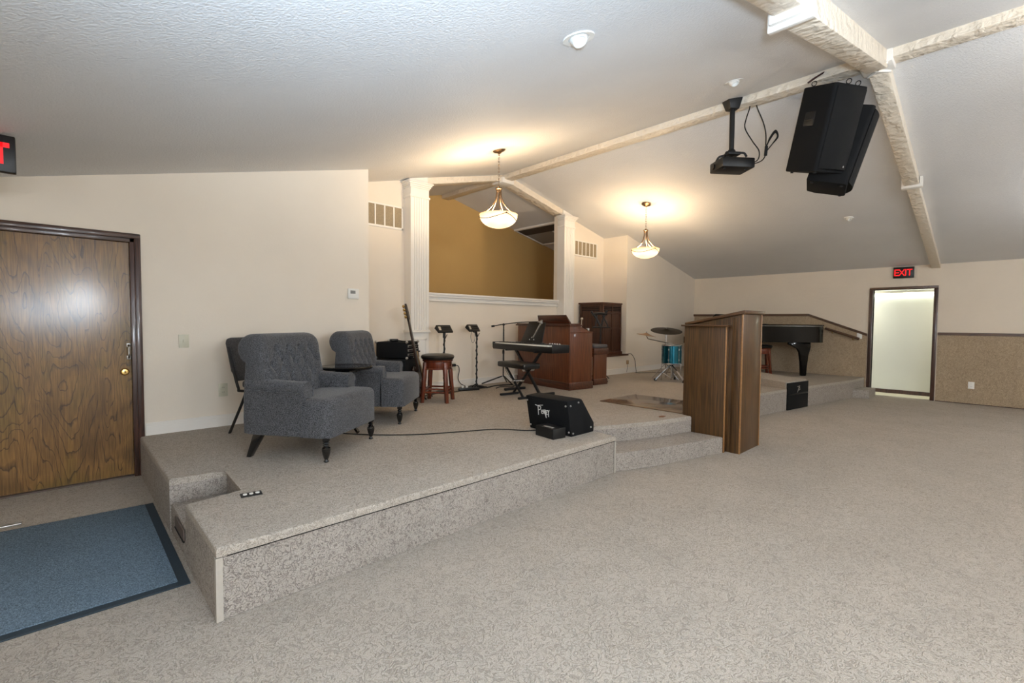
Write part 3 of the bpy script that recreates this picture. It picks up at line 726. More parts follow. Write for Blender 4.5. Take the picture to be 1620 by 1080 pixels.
# ------------------------------------------------------------------ armchairs
def armchair():
    t = thing('armchair', 'charcoal tufted armchair in front of the stacking chair, nearer the stage edge', 'armchair', (0, 0, 0), 0, 'charcoal tufted armchairs on the stage')
    fy, hw = -.36, .375
    # seat: T shaped cushion block
    pl = [(-hw, -.13), (-hw, fy + .06), (-hw + .015, fy + .02), (-hw + .055, fy), (hw - .055, fy), (hw - .015, fy + .02), (hw, fy + .06), (hw, -.13), (.25, -.13), (.25, .10), (-.25, .10), (-.25, -.13)]
    m = MB(); A = [m.v((x, y, .175)) for x, y in pl]; B = [m.v((x, y, .455)) for x, y in pl]
    n = len(pl); fb_ = m.f(A[::-1]); ft = m.f(B); sd = [m.f([A[i], A[(i + 1) % n], B[(i + 1) % n], B[i]]) for i in range(n)]
    bmesh.ops.bevel(m.b, geom=list(ft.edges), offset=.06, segments=5, profile=.5, affect='EDGES', clamp_overlap=True)
    m.build('seat', m_fab, t, 50)
    MB().box((-.25, -.13, .175), (.25, .26, .40), .02).build('seat_frame', m_fab, t)
    # arms
    for sx in (-1, 1):
        m = MB()
        sec = [(.25, .185), (.25, .50), (.253, .54), (.27, .562), (.30, .572), (.34, .57), (.372, .557), (.388, .535), (.388, .515), (.38, .502), (.375, .49), (.375, .185), (.36, .175), (.265, .175)]
        rings = []
        ys = [(-.152, .90), (-.158, .96), (-.15, 1.), (0, 1.), (.12, 1.), (.24, 1.), (.30, .98)]
        cx, cz = .3125, .37
        for y, k in ys:
            rise = .03 * max(0, (y + .15) / .5) ** 2
            rings.append([m.v((sx * (cx + (x - cx) * k), y, cz + (z - cz) * (.985 if k < 1 else 1) + (rise if z > .45 else 0))) for x, z in sec])
        m.skin(rings); m.build('armrest', m_fab, t, 40)
        m = MB()
        for y in (-.06, .04): m.lathe([(0, .008), (.008, .006), (.012, 0)], n=12, m=Matrix.Translation((sx * .25, y, .47)) @ Matrix.Rotation(-sx * PI / 2, 4, 'Y'))
        m.build('arm_buttons', m_fab, t)
        m = MB(); m.tube([(sx * .379, -.146, .19), (sx * .379, -.146, .49)], .005, 6, 1); m.tube([(sx * .382, -.14, .498), (sx * .382, .1, .498), (sx * .383, .28, .51)], .005, 6); m.build('piping', m_fab, t)
    # scroll back with tufting
    W = .37
    prof = [(.15, .40), (.275, .86)]
    fyz = lambda q: (.075 + .105 * q + .012 * math.sin(PI * q), .36 + .50 * q)
    front = [Vector(fyz(i / 44)) for i in range(45)]
    cy_, cz_, rr = .312, .843, .070
    arc = [Vector(p) for p in ((.19, .885), (.21, .903), (.235, .911), (.27, .915))] + [Vector((cy_ - rr * math.cos(a), cz_ + rr * math.sin(a))) for a in [R(k) for k in range(90, 216, 12)]]
    back = [Vector(p) for p in ((.318, .765), (.318, .72), (.328, .6), (.338, .45), (.342, .3), (.338, .185), (.24, .178))]
    P = front + arc + back
    btn = []
    for r_, (z, xs_) in enumerate(((.80, (-.21, -.07, .07, .21)), (.69, (-.28, -.14, 0, .14, .28)), (.58, (-.21, -.07, .07, .21)), (.48, (-.14, 0, .14)))):
        for x in xs_: btn.append((x, z, r_))
    seg = [((a[0], a[1]), (b[0], b[1])) for a in btn for b in btn if b[2] == a[2] + 1 and abs(abs(a[0] - b[0]) - .07) < .01]
    def dist(p, s):
        ax, ay = s[0]; bx, by = s[1]; dx_, dy_ = bx - ax, by - ay; u = max(0, min(1, ((p[0] - ax) * dx_ + (p[1] - ay) * dy_) / (dx_ * dx_ + dy_ * dy_)))
        return math.hypot(p[0] - ax - u * dx_, p[1] - ay - u * dy_)
    m = MB(); NX = 76; rings = []
    for i in range(NX + 1):
        x = -W + 2 * W * i / NX; e = max(0, (abs(x) - (W - .09)) / .09); dr = .075 * (1 - math.sqrt(max(0, 1 - e * e)))
        e2 = max(0, (abs(x) - (W - .03)) / .03); sh = .022 * (1 - math.sqrt(max(0, 1 - e2 * e2)))
        ring = []
        for j, p in enumerate(P):
            y, z = p.x, p.y
            q = 0
            if j < 45 and abs(x) < .33:
                dd = min(math.hypot(x - b[0], z - b[1]) for b in btn); q = .034 * math.exp(-(dd / .022) ** 2)
                ds = min(dist((x, z), s) for s in seg); q = max(q, .019 * math.exp(-(ds / .011) ** 2))
                q -= .010 * (1 - math.exp(-(ds / .03) ** 2)) * max(0, min(1, (z - .4) / .1)) * max(0, min(1, (.86 - z) / .05))
            k = max(0, min(1, (z - .55) / .25))
            yy = y + q; zz = z - dr * k
            c = Vector((.22, min(max(z, .3), .83))); yy += (c.x - yy) * sh / .12; 
            ring.append(m.v((x, yy, zz)))
        rings.append(ring)
    m.skin(rings); m.build('tufted_back', m_fab, t, 60)
    m = MB()
    for x, z, _ in btn:
        f_ = (z - .36) / .5; y = fyz(f_)[0] + .022
        m.ball((x, y, z), .011, n=8)
    m.build('tuft_buttons', m_fab, t)
    for sx in (-1, 1):
        MB().lathe([(0, 0), (.014, 0), (.019, .006), (.014, .014), (.012, .022), (.017, .028), (.026, .06), (.031, .09), (.029, .105), (.017, .112), (.022, .12), (.017, .128), (.024, .137), (.018, .146), (.025, .155), (.026, .178), (0, .178)], (sx * .345, -.315, 0), 20).build('front_leg', m_blk, t)
        MB().hexa([(sx * .325 - .018, .30, 0), (sx * .325 + .018, .30, 0), (sx * .325 + .018, .335, 0), (sx * .325 - .018, .335, 0), (sx * .32 - .028, .20, .18), (sx * .32 + .028, .20, .18), (sx * .32 + .028, .27, .18), (sx * .32 - .028, .27, .18)], .004).build('rear_leg', m_blk, t)
    return t
ac = armchair()
def place(o, fl_, fr_, rz):
    """front legs midpoint"""
    mx, my = (fl_[0] + fr_[0]) / 2, (fl_[1] + fr_[1]) / 2
    off = Matrix.Rotation(rz, 3, 'Z') @ Vector((0, -.315, 0)); o.location = (mx - off.x, my - off.y, H); o.rotation_euler = (0, 0, rz)
place(ac, (1.355, 3.333), (1.913, 3.746), R(36.5))
ac2 = dup(ac, (0, 0, 0), 0, 'charcoal tufted armchair between the round side table and the wooden bar stool')
place(ac2, (2.395, 4.096), (2.893, 4.588), R(44.7))

# stacking chair behind
sc_ = thing('stacking_chair', 'dark padded stacking chair with black steel frame half hidden behind an armchair', 'chair', (1.465, 4.65, H), R(36))
m = MB()
def bk(u, v):
    pass
pl = [(-.22, 0), (.22, 0), (.23, .10), (.225, .36), (.20, .40), (-.20, .40), (-.225, .36), (-.23, .10)]
m.prism(pl, -.03, .03, 'y', .022, 3); m.xf(Matrix.Translation((0, .26, .47)) @ Matrix.Rotation(R(-16), 4, 'X')); m.build('backrest', m_fabd, sc_)
MB().box((-.23, -.24, .41), (.23, .22, .475), .025, 3).build('seat', m_fabd, sc_)
for sx in (-1, 1):
    m = MB(); m.tube([(sx * .222, .345, .77), (sx * .235, .285, .56), (sx * .237, .24, .41), (sx * .237, .20, .385), (sx * .237, -.2, .40)], .012, 10); m.build('back_frame', m_blkm, sc_)
    m = MB(); m.tube([(sx * .237, .16, .385), (sx * .242, .20, .28), (sx * .245, .33, 0)], .012, 10); m.build('rear_leg', m_blkm, sc_)
    m = MB(); m.tube([(sx * .237, -.16, .39), (sx * .242, -.2, .28), (sx * .245, -.26, 0)], .012, 10); m.build('front_leg', m_blkm, sc_)
MB().tube([(-.237, .19, .30), (.237, .19, .30)], .009, 8, 1).build('stretcher', m_blkm, sc_)

# round side table
tb = thing('side_table', 'round black lacquered pedestal side table between the two armchairs', 'side table', (1.885, 4.15, H), .3)
MB().lathe([(0, .575), (.205, .575), (.222, .580), (.23, .590), (.232, .60), (.224, .606), (.215, .604), (0, .602)], n=56).build('table_top', m_piano, tb)
MB().lathe([(0, .552), (.11, .552), (.12, .558), (.12, .575), (0, .575)], n=48).build('apron', m_blk, tb)
MB().lathe([(0, .08), (.05, .08), (.055, .12), (.035, .16), (.03, .2), (.045, .28), (.05, .34), (.035, .40), (.03, .43), (.05, .48), (.06, .545), (0, .545)], n=28).build('pedestal', m_blk, tb)
for k in range(3):
    a = k * 2 * PI / 3 + .4; c, s_ = math.cos(a), math.sin(a)
    MB().tube([(.03 * c, .03 * s_, .12), (.07 * c, .07 * s_, .10), (.12 * c, .12 * s_, .045), (.16 * c, .16 * s_, .014)], .016, 10).build('foot', m_blk, tb)

# bar stools
def stool(label, loc, rz, hh=.62):
    t = thing('bar_stool', label, 'stool', loc, rz, 'swivel bar stools with round black seats')
    k = hh
    MB().lathe([(0, k - .075), (.185, k - .075), (.205, k - .06), (.212, k - .035), (.20, k - .015), (.15, k - .003), (0, k + .002)], n=40).build('cushion', m_leather, t)
    MB().lathe([(0, k - .19), (.165, k - .19), (.175, k - .18), (.18, k - .17), (.178, k - .10), (.19, k - .092), (.195, k - .075), (0, k - .075)], n=40).build('apron', m_cherry, t)
    m = MB(); m.torus((0, 0, k - .185), (0, 0, 1), .178, .009, 40, 8); m.build('apron_bead', m_cherry, t)
    for i in range(4):
        a = PI / 4 + i * PI / 2; c, s_ = math.cos(a), math.sin(a); r0, r1 = .168, .225
        m = MB(); mm = Matrix.Rotation(a, 4, 'Z')
        m.hexa([(r1 - .02, -.021, 0), (r1 + .02, -.021, 0), (r1 + .02, .021, 0), (r1 - .02, .021, 0), (r0 - .018, -.024, k - .1), (r0 + .03, -.024, k - .1), (r0 + .03, .024, k - .1), (r0 - .018, .024, k - .1)], .005, m=mm); m.build('leg', m_cherry, t)
    m = MB()
    for zz, rr in ((.13, .205), (.17, .2)):
        for i in range(4):
            a = PI / 4 + i * PI / 2; b = a + PI / 2
            m.tube([(rr * math.cos(a), rr * math.sin(a), zz), (rr * math.cos(b), rr * math.sin(b), zz)], .012, 8, 1)
    m.build('rungs', m_cherry, t)
    return t
st1 = stool('cherry wood bar stool with round black cushion standing beside the armchair and guitar', (3.47, 4.99, H), R(40), .61)
dup(st1, (10.33, 3.42, H), R(30), 'dark wooden bar stool behind the pulpit, next to the grand piano')

# guitar amplifier on cabinet, pedal, clutter
cb = thing('speaker_cabinet', 'black guitar speaker cabinet standing against the wall under the amplifier', 'speaker', (3.13, 5.54, H), R(-54))
MB().box((-.30, -.2, .0), (.27, .22, .535), .012).build('box', m_tolex, cb); MB().box((-.27, -.206, .04), (.24, -.198, .49), .003).build('grille_cloth', m_grille, cb)
am = thing('guitar_amplifier', 'black amplifier head with silver corners and knob panels on the speaker cabinet', 'amplifier', (3.20, 5.51, H + .537), R(-54))
MB().box((-.22, -.18, .012), (.20, .2, .215), .008).build('case', m_tolex, am)
m = MB()
for x in (-.22, .20):
    for y in (-.18, .2):
        for z in (.012, .215): m.ball((x, y, z), .02, n=8)
m.build('corner_caps', m_steel, am)
m = MB()
for z in (.05, .105, .16): m.box((.203, -.16, z - .014), (.212, .18, z + .018), .002)
m.build('front_panels', m_steel, am)
m = MB()
for z in (.05, .105, .16):
    for i in range(8): m.cyl((.212, -.14 + i * .042, z), (.222, -.14 + i * .042, z), .009, n=8)
m.build('control_knobs', m_blkp, am)
m = MB()
for x in (-.19, .17):
    for y in (-.15, .17): m.cyl((x, y, 0), (x, y, .013), .016, n=10)
m.build('feet', m_rubber, am)
o = MB().box((3.06, 5.42, H + .754), (3.16, 5.49, H + .79), .012, 3).build('effects_pedal', m_blkp); tag(o, 'small black pedal lying on top of the amplifier head', 'pedal')
cable('pedal_cable', 'dark cable running across the amplifier top from the small pedal', [(3.15, 5.45, H + .775), (3.22, 5.43, H + .76), (3.3, 5.46, H + .757), (3.39, 5.44, H + .757), (3.43, 5.40, H + .70), (3.44, 5.38, H + .55)], .006)
gd = thing('cable_box', 'small black box with white plugs on the cabinet behind the armchair back', 'box', (2.72, 5.34, H + .49), .1)
MB().box((-.06, -.05, 0), (.07, .05, .035), .008).build('body', m_blkp, gd); MB().box((.07, -.03, .005), (.09, .02, .03), .006).build('plug', m_white, gd)
m = MB(); m.tube([(-.04, 0, .03), (-.03, 0, .07), (.0, 0, .09), (.03, 0, .07), (.035, 0, .03)], .0035, 6); m.build('cable_loop', m_rubber, gd)
o = MB().box((2.64, 5.20, H), (2.80, 5.50, H + .488), .01).build('equipment_case', m_blkm); tag(o, 'plain black equipment case beside the guitar cabinet, behind the armchair', 'case')

# bass guitar on stand
gt = thing('bass_guitar', 'bass guitar with dark neck leaning on a stand between amplifier and column', 'guitar', (3.42, 5.27, H + .03), R(10), rot=(R(-9), R(-7), R(38)))
body = [(-.02, .0), (.10, .02), (.165, .10), (.16, .19), (.115, .25), (.13, .33), (.11, .41), (.065, .43), (.04, .37), (-.04, .36), (-.06, .40), (-.11, .43), (-.145, .37), (-.12, .27), (-.165, .19), (-.16, .09), (-.10, .015)]
m = MB(); sm_ = catmull([(x, 0, z) for x, z in body + [body[0]]], 4)[:-1]; m.prism([(p.x, p.z) for p in sm_], -.02, .02, 'y', .008, 2); m.build('body', simple('sunburst_guitar_lacquer', (40, 28, 22), .25, 0, .4, .2, 8), gt)
m = MB(); m.hexa([(-.03, -.032, .34), (.03, -.032, .34), (.03, -.008, .34), (-.03, -.008, .34), (-.02, -.03, 1.02), (.02, -.03, 1.02), (.02, -.01, 1.02), (-.02, -.01, 1.02)], .003); m.build('neck', simple('dark_rosewood', (52, 34, 24), .4), gt)
m = MB(); m.prism([(-.024, 1.0), (.024, 1.0), (.052, 1.05), (.046, 1.12), (.034, 1.2), (.018, 1.235), (-.012, 1.235), (-.03, 1.19), (-.045, 1.08)], -.027, -.012, 'y', .003); m.build('headstock', simple('black_headstock', (30, 22, 18), .3), gt)
m = MB()
for i in range(4):
    z = 1.055 + i * .045; m.cyl((-.02, -.02, z), (-.065, -.02, z + .012), .006, n=8); m.ball((-.082, -.02, z + .016), .018, (1, 1, 1.2), 8)
m.build('tuning_pegs', m_brass, gt)
m = MB()
for x in (-.012, -.004, .004, .012): m.tube([(x * 1.6, -.034, .12), (x, -.034, 1.03)], .0012, 4, 1)
m.build('strings', m_steel, gt)
m = MB(); m.box((-.04, -.026, .1), (.04, -.02, .14), .003); m.box((-.035, -.026, .2), (.035, -.02, .235), .003); m.build('bridge_and_pickup', m_chrome, gt)
m = MB(); m.tube([(.05, -.02, .42), (.02, -.045, .60), (.05, -.03, .50), (.10, -.03, .30), (.12, -.03, .12)], .011, 6); m.build('strap', m_tan, gt)
gs = thing('guitar_stand', 'black tubular guitar stand holding the bass guitar', 'guitar stand', (3.445, 5.31, H), R(38))
m = MB(); m.tube([(-.13, -.1, .01), (-.10, -.05, .045), (0, .03, .09), (.10, -.05, .045), (.13, -.1, .01)], .01, 8); m.build('front_feet', m_blkm, gs)
m = MB(); m.tube([(0, .03, .08), (-.01, .1, .4), (-.02, .14, .62)], .01, 8); m.tube([(0, .05, .2), (0, .18, .01)], .01, 8, 1); m.build('spine', m_blkm, gs)
m = MB(); m.tube([(-.07, .08, .62), (-.06, .14, .62), (0.0, .15, .62), (.05, .14, .62), (.09, .06, .62)], .009, 8); m.build('yoke', m_rubber, gs)

# personal monitor mixers on stands
def mixer(label, loc, rz, base=True, zt_=1.22, dx_=0.):
    t = thing('monitor_mixer', label, 'mixer', loc, rz, 'small desktop mixers on straight stands'); zt_ -= H
    m = MB(); m.hexa([(-.16, -.06, -.03), (.16, -.06, -.03), (.15, .05, -.03), (-.15, .05, -.03), (-.16, -.055, -.012), (.16, -.055, -.012), (.15, .05, .032), (-.15, .05, .032)], .005)
    m.xf(Matrix.Translation((dx_, 0, zt_)) @ Matrix.Rotation(R(38), 4, 'X')); m.build('mixer_case', m_blkm, t)
    m = MB(); m.box((-.13, -.035, 0), (-.085, .02, .004))
    m.xf(Matrix.Translation((dx_, -.005, zt_ + .012)) @ Matrix.Rotation(R(38 + 27), 4, 'X')); m.build('display_panel', m_steel, t)
    m = MB()
    for i in range(7):
        for j in range(2): m.cyl((-.045 + i * .027, -.02 + j * .03, 0), (-.045 + i * .027, -.02 + j * .03, .012), .006, n=8)
    m.xf(Matrix.Translation((dx_, -.004, zt_ + .010)) @ Matrix.Rotation(R(38 + 27), 4, 'X')); m.build('control_knobs', m_blkp, t)
    m = MB(); m.cyl((0, 0, .03), (0, 0, zt_ - .11), .011, n=12); m.cyl((0, 0, zt_ - .13), (dx_ * .3, 0, zt_ - .045), .02, n=12); 
    if dx_: m.tube([(0, 0, zt_ - .09), (dx_ * .5, 0, zt_ - .07), (dx_, 0, zt_ - .05)], .014, 8)
    m.build('pole', m_blkm, t)
    m = MB(); m.lathe([(0, 0), (.125, 0), (.128, .012), (.11, .024), (.03, .034), (.02, .06), (0, .06)], n=36); m.build('round_base', m_blkm, t)
    m = MB(); pts = []
    for i in range(60):
        q = i / 59; a = q * 2 * PI * 6; pts.append((.013 * math.cos(a), .013 * math.sin(a), .05 + q * (zt_ - .2)))
    pts.append((.03, -.03, zt_ - .08)); m.tube(pts, .006, 6, 2); m.build('wound_cable', m_rubber, t)
    return t
mixer('small black mixer on a stand just behind the cherry bar stool', (3.95, 5.52, H), R(14), zt_=1.255)
mx2 = mixer('small black mixer on a round based stand with a hanging cable loop', (4.665, 5.66, H), R(20), zt_=1.265, dx_=-.11)
m = MB(); m.tube([(-.19, -.02, .87), (-.21, -.02, .80), (-.19, -.02, .73), (-.14, -.02, .70), (-.10, -.02, .74), (-.09, -.02, .80), (-.10, -.02, .88)], .004, 6); m.build('cable_loop', simple('grey_cable', (140, 136, 128), .6), mx2)
cable('outlet_cable', 'black power cord hanging from the outlet below the loft sill to the floor', [(4.40, YR - .03, .685), (4.45, YR - .05, .67), (4.46, YR - .06, .60), (4.44, YR - .06, .48), (4.47, YR - .08, .40), (4.55, YR - .12, hz)], .006)
m = MB(); m.box((4.33, YR - .05, .665), (4.41, YR - .008, .705), .01); tag(m.build('power_plug', m_rubber), 'black plug pushed into the outlet below the loft sill', 'plug')
ps = thing('power_strip', 'black power strip with white plugs on the stage floor by the mixer stand', 'power strip', (4.36, 5.47, H), R(-20))
MB().box((-.16, -.035, 0), (.16, .035, .045), .008).build('strip_body', m_blkp, ps)
m = MB()
for x in (-.1, -.04): m.box((x - .015, -.03, .045), (x + .015, .0, .08), .005)
m.build('white_plugs', m_white, ps)
m = MB()
for k in range(3): m.tube([(.05 + .04 * k, .0, .05), (.08 + .05 * k, -.05, .09 - .02 * k), (.14 + .06 * k, -.02, .05), (.2 + .05 * k, .03, .02)], .007, 6)
m.build('plug_cords', m_rubber, ps)
cable('wall_cable', 'tangled dark cables lying along the stage wall from the bar stool to the keyboard', [(3.55, 5.42, hz), (3.8, 5.5, hz), (4.1, 5.45, hz), (4.4, 5.52, hz), (4.75, 5.5, hz), (5.0, 5.58, hz), (5.3, 5.5, hz)], .011)
o = cable('loose_cables', 'loose dark cords between the keyboard stand and mixer stand', [(4.8, 5.35, hz), (4.95, 5.42, hz), (5.1, 5.3, hz), (5.25, 5.45, hz), (5.05, 5.55, hz)], .008)

# ------------------------------------------------------------------ organ
og = thing('organ', 'reddish walnut console organ with its back toward the keyboard', 'organ', (5.482, 4.472, H), math.atan2(-.12, .99))
# local: x toward bench (depth .50), y along the back (length 1.27)
LG = 1.27
# reference: back panel x=0..0.03
m = MB(); m.box((.0, .02, .10), (.03, LG - .02, .965), .003); m.build('back_panel', m_org, og)
prof = [(0, .0), (.0, .965), (.25, .965), (.30, .93), (.46, .875), (.485, .86), (.485, .0)]
prof = [(0, .11), (0, .965), (.22, .965), (.27, .935), (.46, .875), (.485, .86), (.485, .11)]
for y0, y1 in ((0, .035), (LG - .035, LG)): MB().prism(prof, y0, y1, 'y', .004).build('end_panel', m_org, og)
m = MB(); m.box((-.012, -.012, 0), (.50, .05, .115), .006); m.box((-.012, LG - .05, 0), (.50, LG + .012, .115), .006); m.box((-.012, 0, 0), (.03, LG, .115), .006); m.build('plinth', m_orgd, og)
m = MB(); m.box((-.006, -.007, .862), (.487, .0, .884), .002); m.build('cheek_moulding', m_org, og)
m = MB(); m.box((-.03, -.03, .965), (.24, LG + .03, .99), .006); m.box((-.015, -.015, .99), (.2, LG + .015, 1.005), .004); m.build('lid', m_orgd, og)
m = MB(); m.box((.03, .035, .60), (.46, LG - .035, .66), .004); m.box((.44, .035, .55), (.465, LG - .035, .62), .003); m.box((.12, .035, .2), (.14, LG - .035, .62)); m.build('key_bed', m_org, og)
for k, (xx, zz) in enumerate(((.30, .66), (.20, .72))):
    mm = MB(); mm.box((xx, .14, zz), (xx + .13, LG - .14, zz + .018), .002); mm.build('manual_keys', m_keyw, og)
    mm = MB()
    for i in range(40):
        if i % 7 in (2, 6): continue
        mm.box((xx, .15 + i * .0242, zz + .018), (xx + .08, .161 + i * .0242, zz + .03))
    mm.build('sharp_keys', m_blk, og)
m = MB(); m.hexa([(.06, .06, 1.005), (.09, .06, 1.005), (.09, .80, 1.005), (.06, .80, 1.005), (.0, .10, 1.135), (.02, .10, 1.135), (.02, .76, 1.135), (.0, .76, 1.135)], .006); m.build('music_rack', m_orgd, og)
ll = thing('gooseneck_microphone', 'small silver gooseneck microphone bending up from the organ top', 'microphone', (5.79, 4.50, H + .91))
m = MB(); m.cyl((0, 0, .015), (0, 0, .03), .018, n=12); m.tube([(0, 0, .02), (.0, .0, .07), (.03, .02, .12), (.07, .05, .16)], .005, 6); m.build('neck', m_steel, ll)
MB().ball((.08, .055, .17), .022, n=12).build('capsule', m_steel, ll)
o = MB(); o.box((5.90, 4.46, H + .875), (5.95, 4.50, H + .935), .006); tag(o.build('organ_switch', m_chrome), 'tiny chrome topped switch box on the organ end panel', 'switch box')
ob = thing('organ_bench', 'narrow walnut organ bench with dark cushion beyond the organ end', 'bench', (6.255, 4.60, H), math.atan2(-.08, .99))
for y in (0, .95): MB().box((.01, y, .06), (.33, y + .04, .575), .006).build('end_panel', m_org, ob)
m = MB(); 
for y in (-.012, .938): m.box((-.005, y, 0), (.345, y + .064, .1), .006)
m.build('plinth', m_orgd, ob)
MB().box((-.01, -.02, .50), (.35, 1.01, .605), .008).build('bench_box', m_orgd, ob)
MB().box((.0, -.015, .605), (.34, 1.0, .665), .025, 3).build('cushion', simple('dark_grey_velour', (84, 80, 80), .9), ob)
m = MB(); m.box((.345, .02, .02), (.40, .12, .045), .01); m.build('pedal_toe', m_blkp, ob)

# speaker cabinet (leslie style) on the shelf
le = thing('organ_speaker_cabinet', 'tall walnut louvred organ speaker cabinet standing on the shelf in the wall nook', 'speaker cabinet', (7.45, 5.29, .735))
MB().box((0.02, .02, .05), (.66, .56, .985), .004).build('case', m_lesl, le)
m = MB(); m.box((0, 0, .985), (.68, .58, 1.02), .006); m.box((-.005, -.005, 0), (.685, .58, .06), .006); m.build('top_and_plinth', m_orgd, le)
m = MB()
for z in (.86, .89, .92): 
    for x0, x1 in ((.07, .33), (.37, .62)): m.box((x0, .005, z), (x1, .025, z + .014))
    m.box((.005, .09, z), (.025, .5, z + .014))
m.build('louvres', m_dark, le)
m = MB()
for x in (.03, .335, .635): m.box((x - .012, .006, .06), (x + .022, .022, .985), .003)
for z in (.06, .50, .80, .95): m.box((.02, .007, z), (.66, .021, z + .03), .003)
m.box((.006, .03, .06), (.022, .07, .985), .003); m.box((.006, .5, .06), (.022, .55, .985), .003)
m.build('panel_mouldings', m_lesl, le)
cable('cabinet_cable', 'thin dark cable looping from the shelf end down to the stage floor', [(8.33, 5.26, .74), (8.42, 5.24, .72), (8.55, 5.25, .60), (8.62, 5.27, .45), (8.62, 5.25, .36), (8.5, 5.15, hz), (8.9, 4.9, hz), (9.2, 4.7, hz)], .006)
bx = thing('transformer_box', 'small pale adapter hanging on a cable below the shelf end', 'adapter', (8.37, Y2, .56))
MB().box((-.025, -.035, -.04), (.025, 0, .04), .006).build('body', m_tan, bx); MB().tube([(0, -.02, -.04), (-.01, -.02, -.12), (-.03, -.02, -.20)], .004, 6).build('cord', m_grey, bx)
# folding wire music stand in front of the cabinet
ms = thing('folding_music_stand', 'black folding wire music stand in front of the walnut speaker cabinet', 'music stand', (6.99, 5.0, H), R(-20))
m = MB(); m.tube([(0, 0, .06), (0, 0, .95)], .013, 8, 1); m.build('stem', m_blkm, ms)
for k in range(3):
    a = k * 2 * PI / 3; MB().tube([(0, 0, .2), (.2 * math.cos(a), .2 * math.sin(a), .008)], .007, 8, 1).build('leg', m_blkm, ms)
m = MB(); m.tube([(-.17, 0, .94), (.19, -.02, .94)], .014, 8, 1)
m.tube([(0, 0, .94), (-.06, .03, 1.08), (-.15, .05, 1.20)], .02, 8); m.tube([(.01, 0, .94), (.07, .03, 1.08), (.15, .05, 1.22)], .02, 8); m.tube([(-.15, .05, 1.17), (-.05, .04, 1.19), (.05, .04, 1.19), (.16, .05, 1.18)], .024, 8)
m.tube([(-.1, .02, .94), (-.06, .03, 1.16)], .012, 8, 1); m.tube([(.17, 0, .94), (.06, .03, 1.16)], .012, 8, 1)
m.ball((-.16, .05, 1.21), .024, n=10); m.ball((.16, .05, 1.23), .024, n=10)
m.build('desk', m_blkm, ms)

# ------------------------------------------------------------------ stage keyboard, stand, bench, mic
ka = math.atan2(-.14, .99)
kb = thing('stage_keyboard', 'long black stage keyboard with white keys on a crossed stand before the organ', 'keyboard', (4.62, 4.07, H + .63), ka)
KL = 1.40
m = MB(); m.box((0, 0, -.02), (.31, KL, .065), .008); m.box((.135, 0, .065), (.31, KL, .088), .006); m.build('case', m_blkp, kb)
m = MB(); m.box((.012, .09, .064), (.135, KL - .05, .082), .002); m.build('white_keys', m_keyw, kb)
m = MB()
for i in range(52):
    if i % 7 in (2, 6): continue
    y = .10 + i * .0240; m.box((.055, y, .082), (.135, y + .011, .093), .001)
m.build('black_keys', m_blk, kb)
m = MB(); m.box((0, -.004, .0), (.31, .0, .088), .002); m.box((0, KL, .0), (.31, KL + .004, .088), .002); m.build('end_cheeks', m_blkm, kb)
m = MB(); 
for i in range(5): m.cyl((.24, .12 + .05 * i, .088), (.24, .12 + .05 * i, .102), .012, n=10)
m.build('control_knobs', m_steel, kb)
ks = thing('keyboard_stand', 'black crossed tube stand under the stage keyboard', 'keyboard stand', (4.62, 4.07, H), ka)
for xx in (.09, .23):
    m = MB(); y0, y1 = (.3, 1.1); 
    m.box((xx - .012, -.02, 0), (xx + .012, .02, .83), .003); m.xf(Matrix.Translation((0, .35 if xx < .15 else 1.05, .03)) @ Matrix.Rotation(R(-44 if xx < .15 else 44), 4, 'X')); m.build('cross_bar', m_blkm, ks)
for yy in (.36, 1.04):
    MB().box((-.02, yy - .02, .0), (.36, yy + .02, .035), .006).build('foot_bar', m_rubber, ks); MB().box((-.005, yy - .02, .598), (.33, yy + .02, .628), .004).build('support_arm', m_blkm, ks)
MB().cyl((.07, .7, .34), (.25, .7, .34), .03, n=16).build('locking_hub', m_steel, ks)
kr = thing('keyboard_music_desk', 'black sheet music desk leaning above the stage keyboard', 'music desk', (4.86, 4.47, H + .72), ka)
m = MB(); m.hexa([(.0, .0, .0), (.012, .0, .0), (.012, .50, .0), (.0, .50, .0), (.11, .05, .30), (.122, .05, .30), (.122, .44, .30), (.11, .44, .30)], .006); m.build('panel', m_blkp, kr)
m = MB(); m.box((-.06, -.05, -.006), (.012, .54, .012), .004); m.build('ledge', m_blkp, kr)
m = MB()
for i, (y, z) in enumerate(((.2, .05), (.26, .08), (.3, .05), (.23, .1))): m.ball((.0 + z * .36, y, z), .008, n=8)
m.build('clips', m_white, kr)
kn = thing('keyboard_bench', 'black padded keyboard bench on crossed legs in front of the stage keyboard', 'bench', (4.34, 4.28, H), ka)
MB().box((-.02, .0, .40), (.26, .62, .475), .022, 3).build('cushion', m_leather, kn)
for xx in (.05, .19):
    m = MB(); m.box((xx - .011, -.014, 0), (xx + .011, .014, .56), .003); m.xf(Matrix.Translation((0, .10 if xx < .1 else .52, .02)) @ Matrix.Rotation(R(-46 if xx < .1 else 46), 4, 'X')); m.build('leg', m_blkm, kn)
for yy in (.1, .52): MB().box((-.03, yy - .018, 0), (.28, yy + .018, .03), .006).build('foot_bar', m_rubber, kn)
MB().cyl((.03, .31, .22), (.21, .31, .22), .02, n=12).build('pivot_bolt', m_chrome, kn)
mc = thing('boom_microphone_stand', 'black tripod stand with a boom microphone reaching over the stage keyboard', 'microphone stand', (5.26, 5.69, H), 0)
m = MB(); m.tube([(0, 0, .12), (0, 0, .97)], .011, 10, 1); m.cyl((0, 0, .5), (0, 0, .56), .018, n=12); m.build('pole', m_blkm, mc)
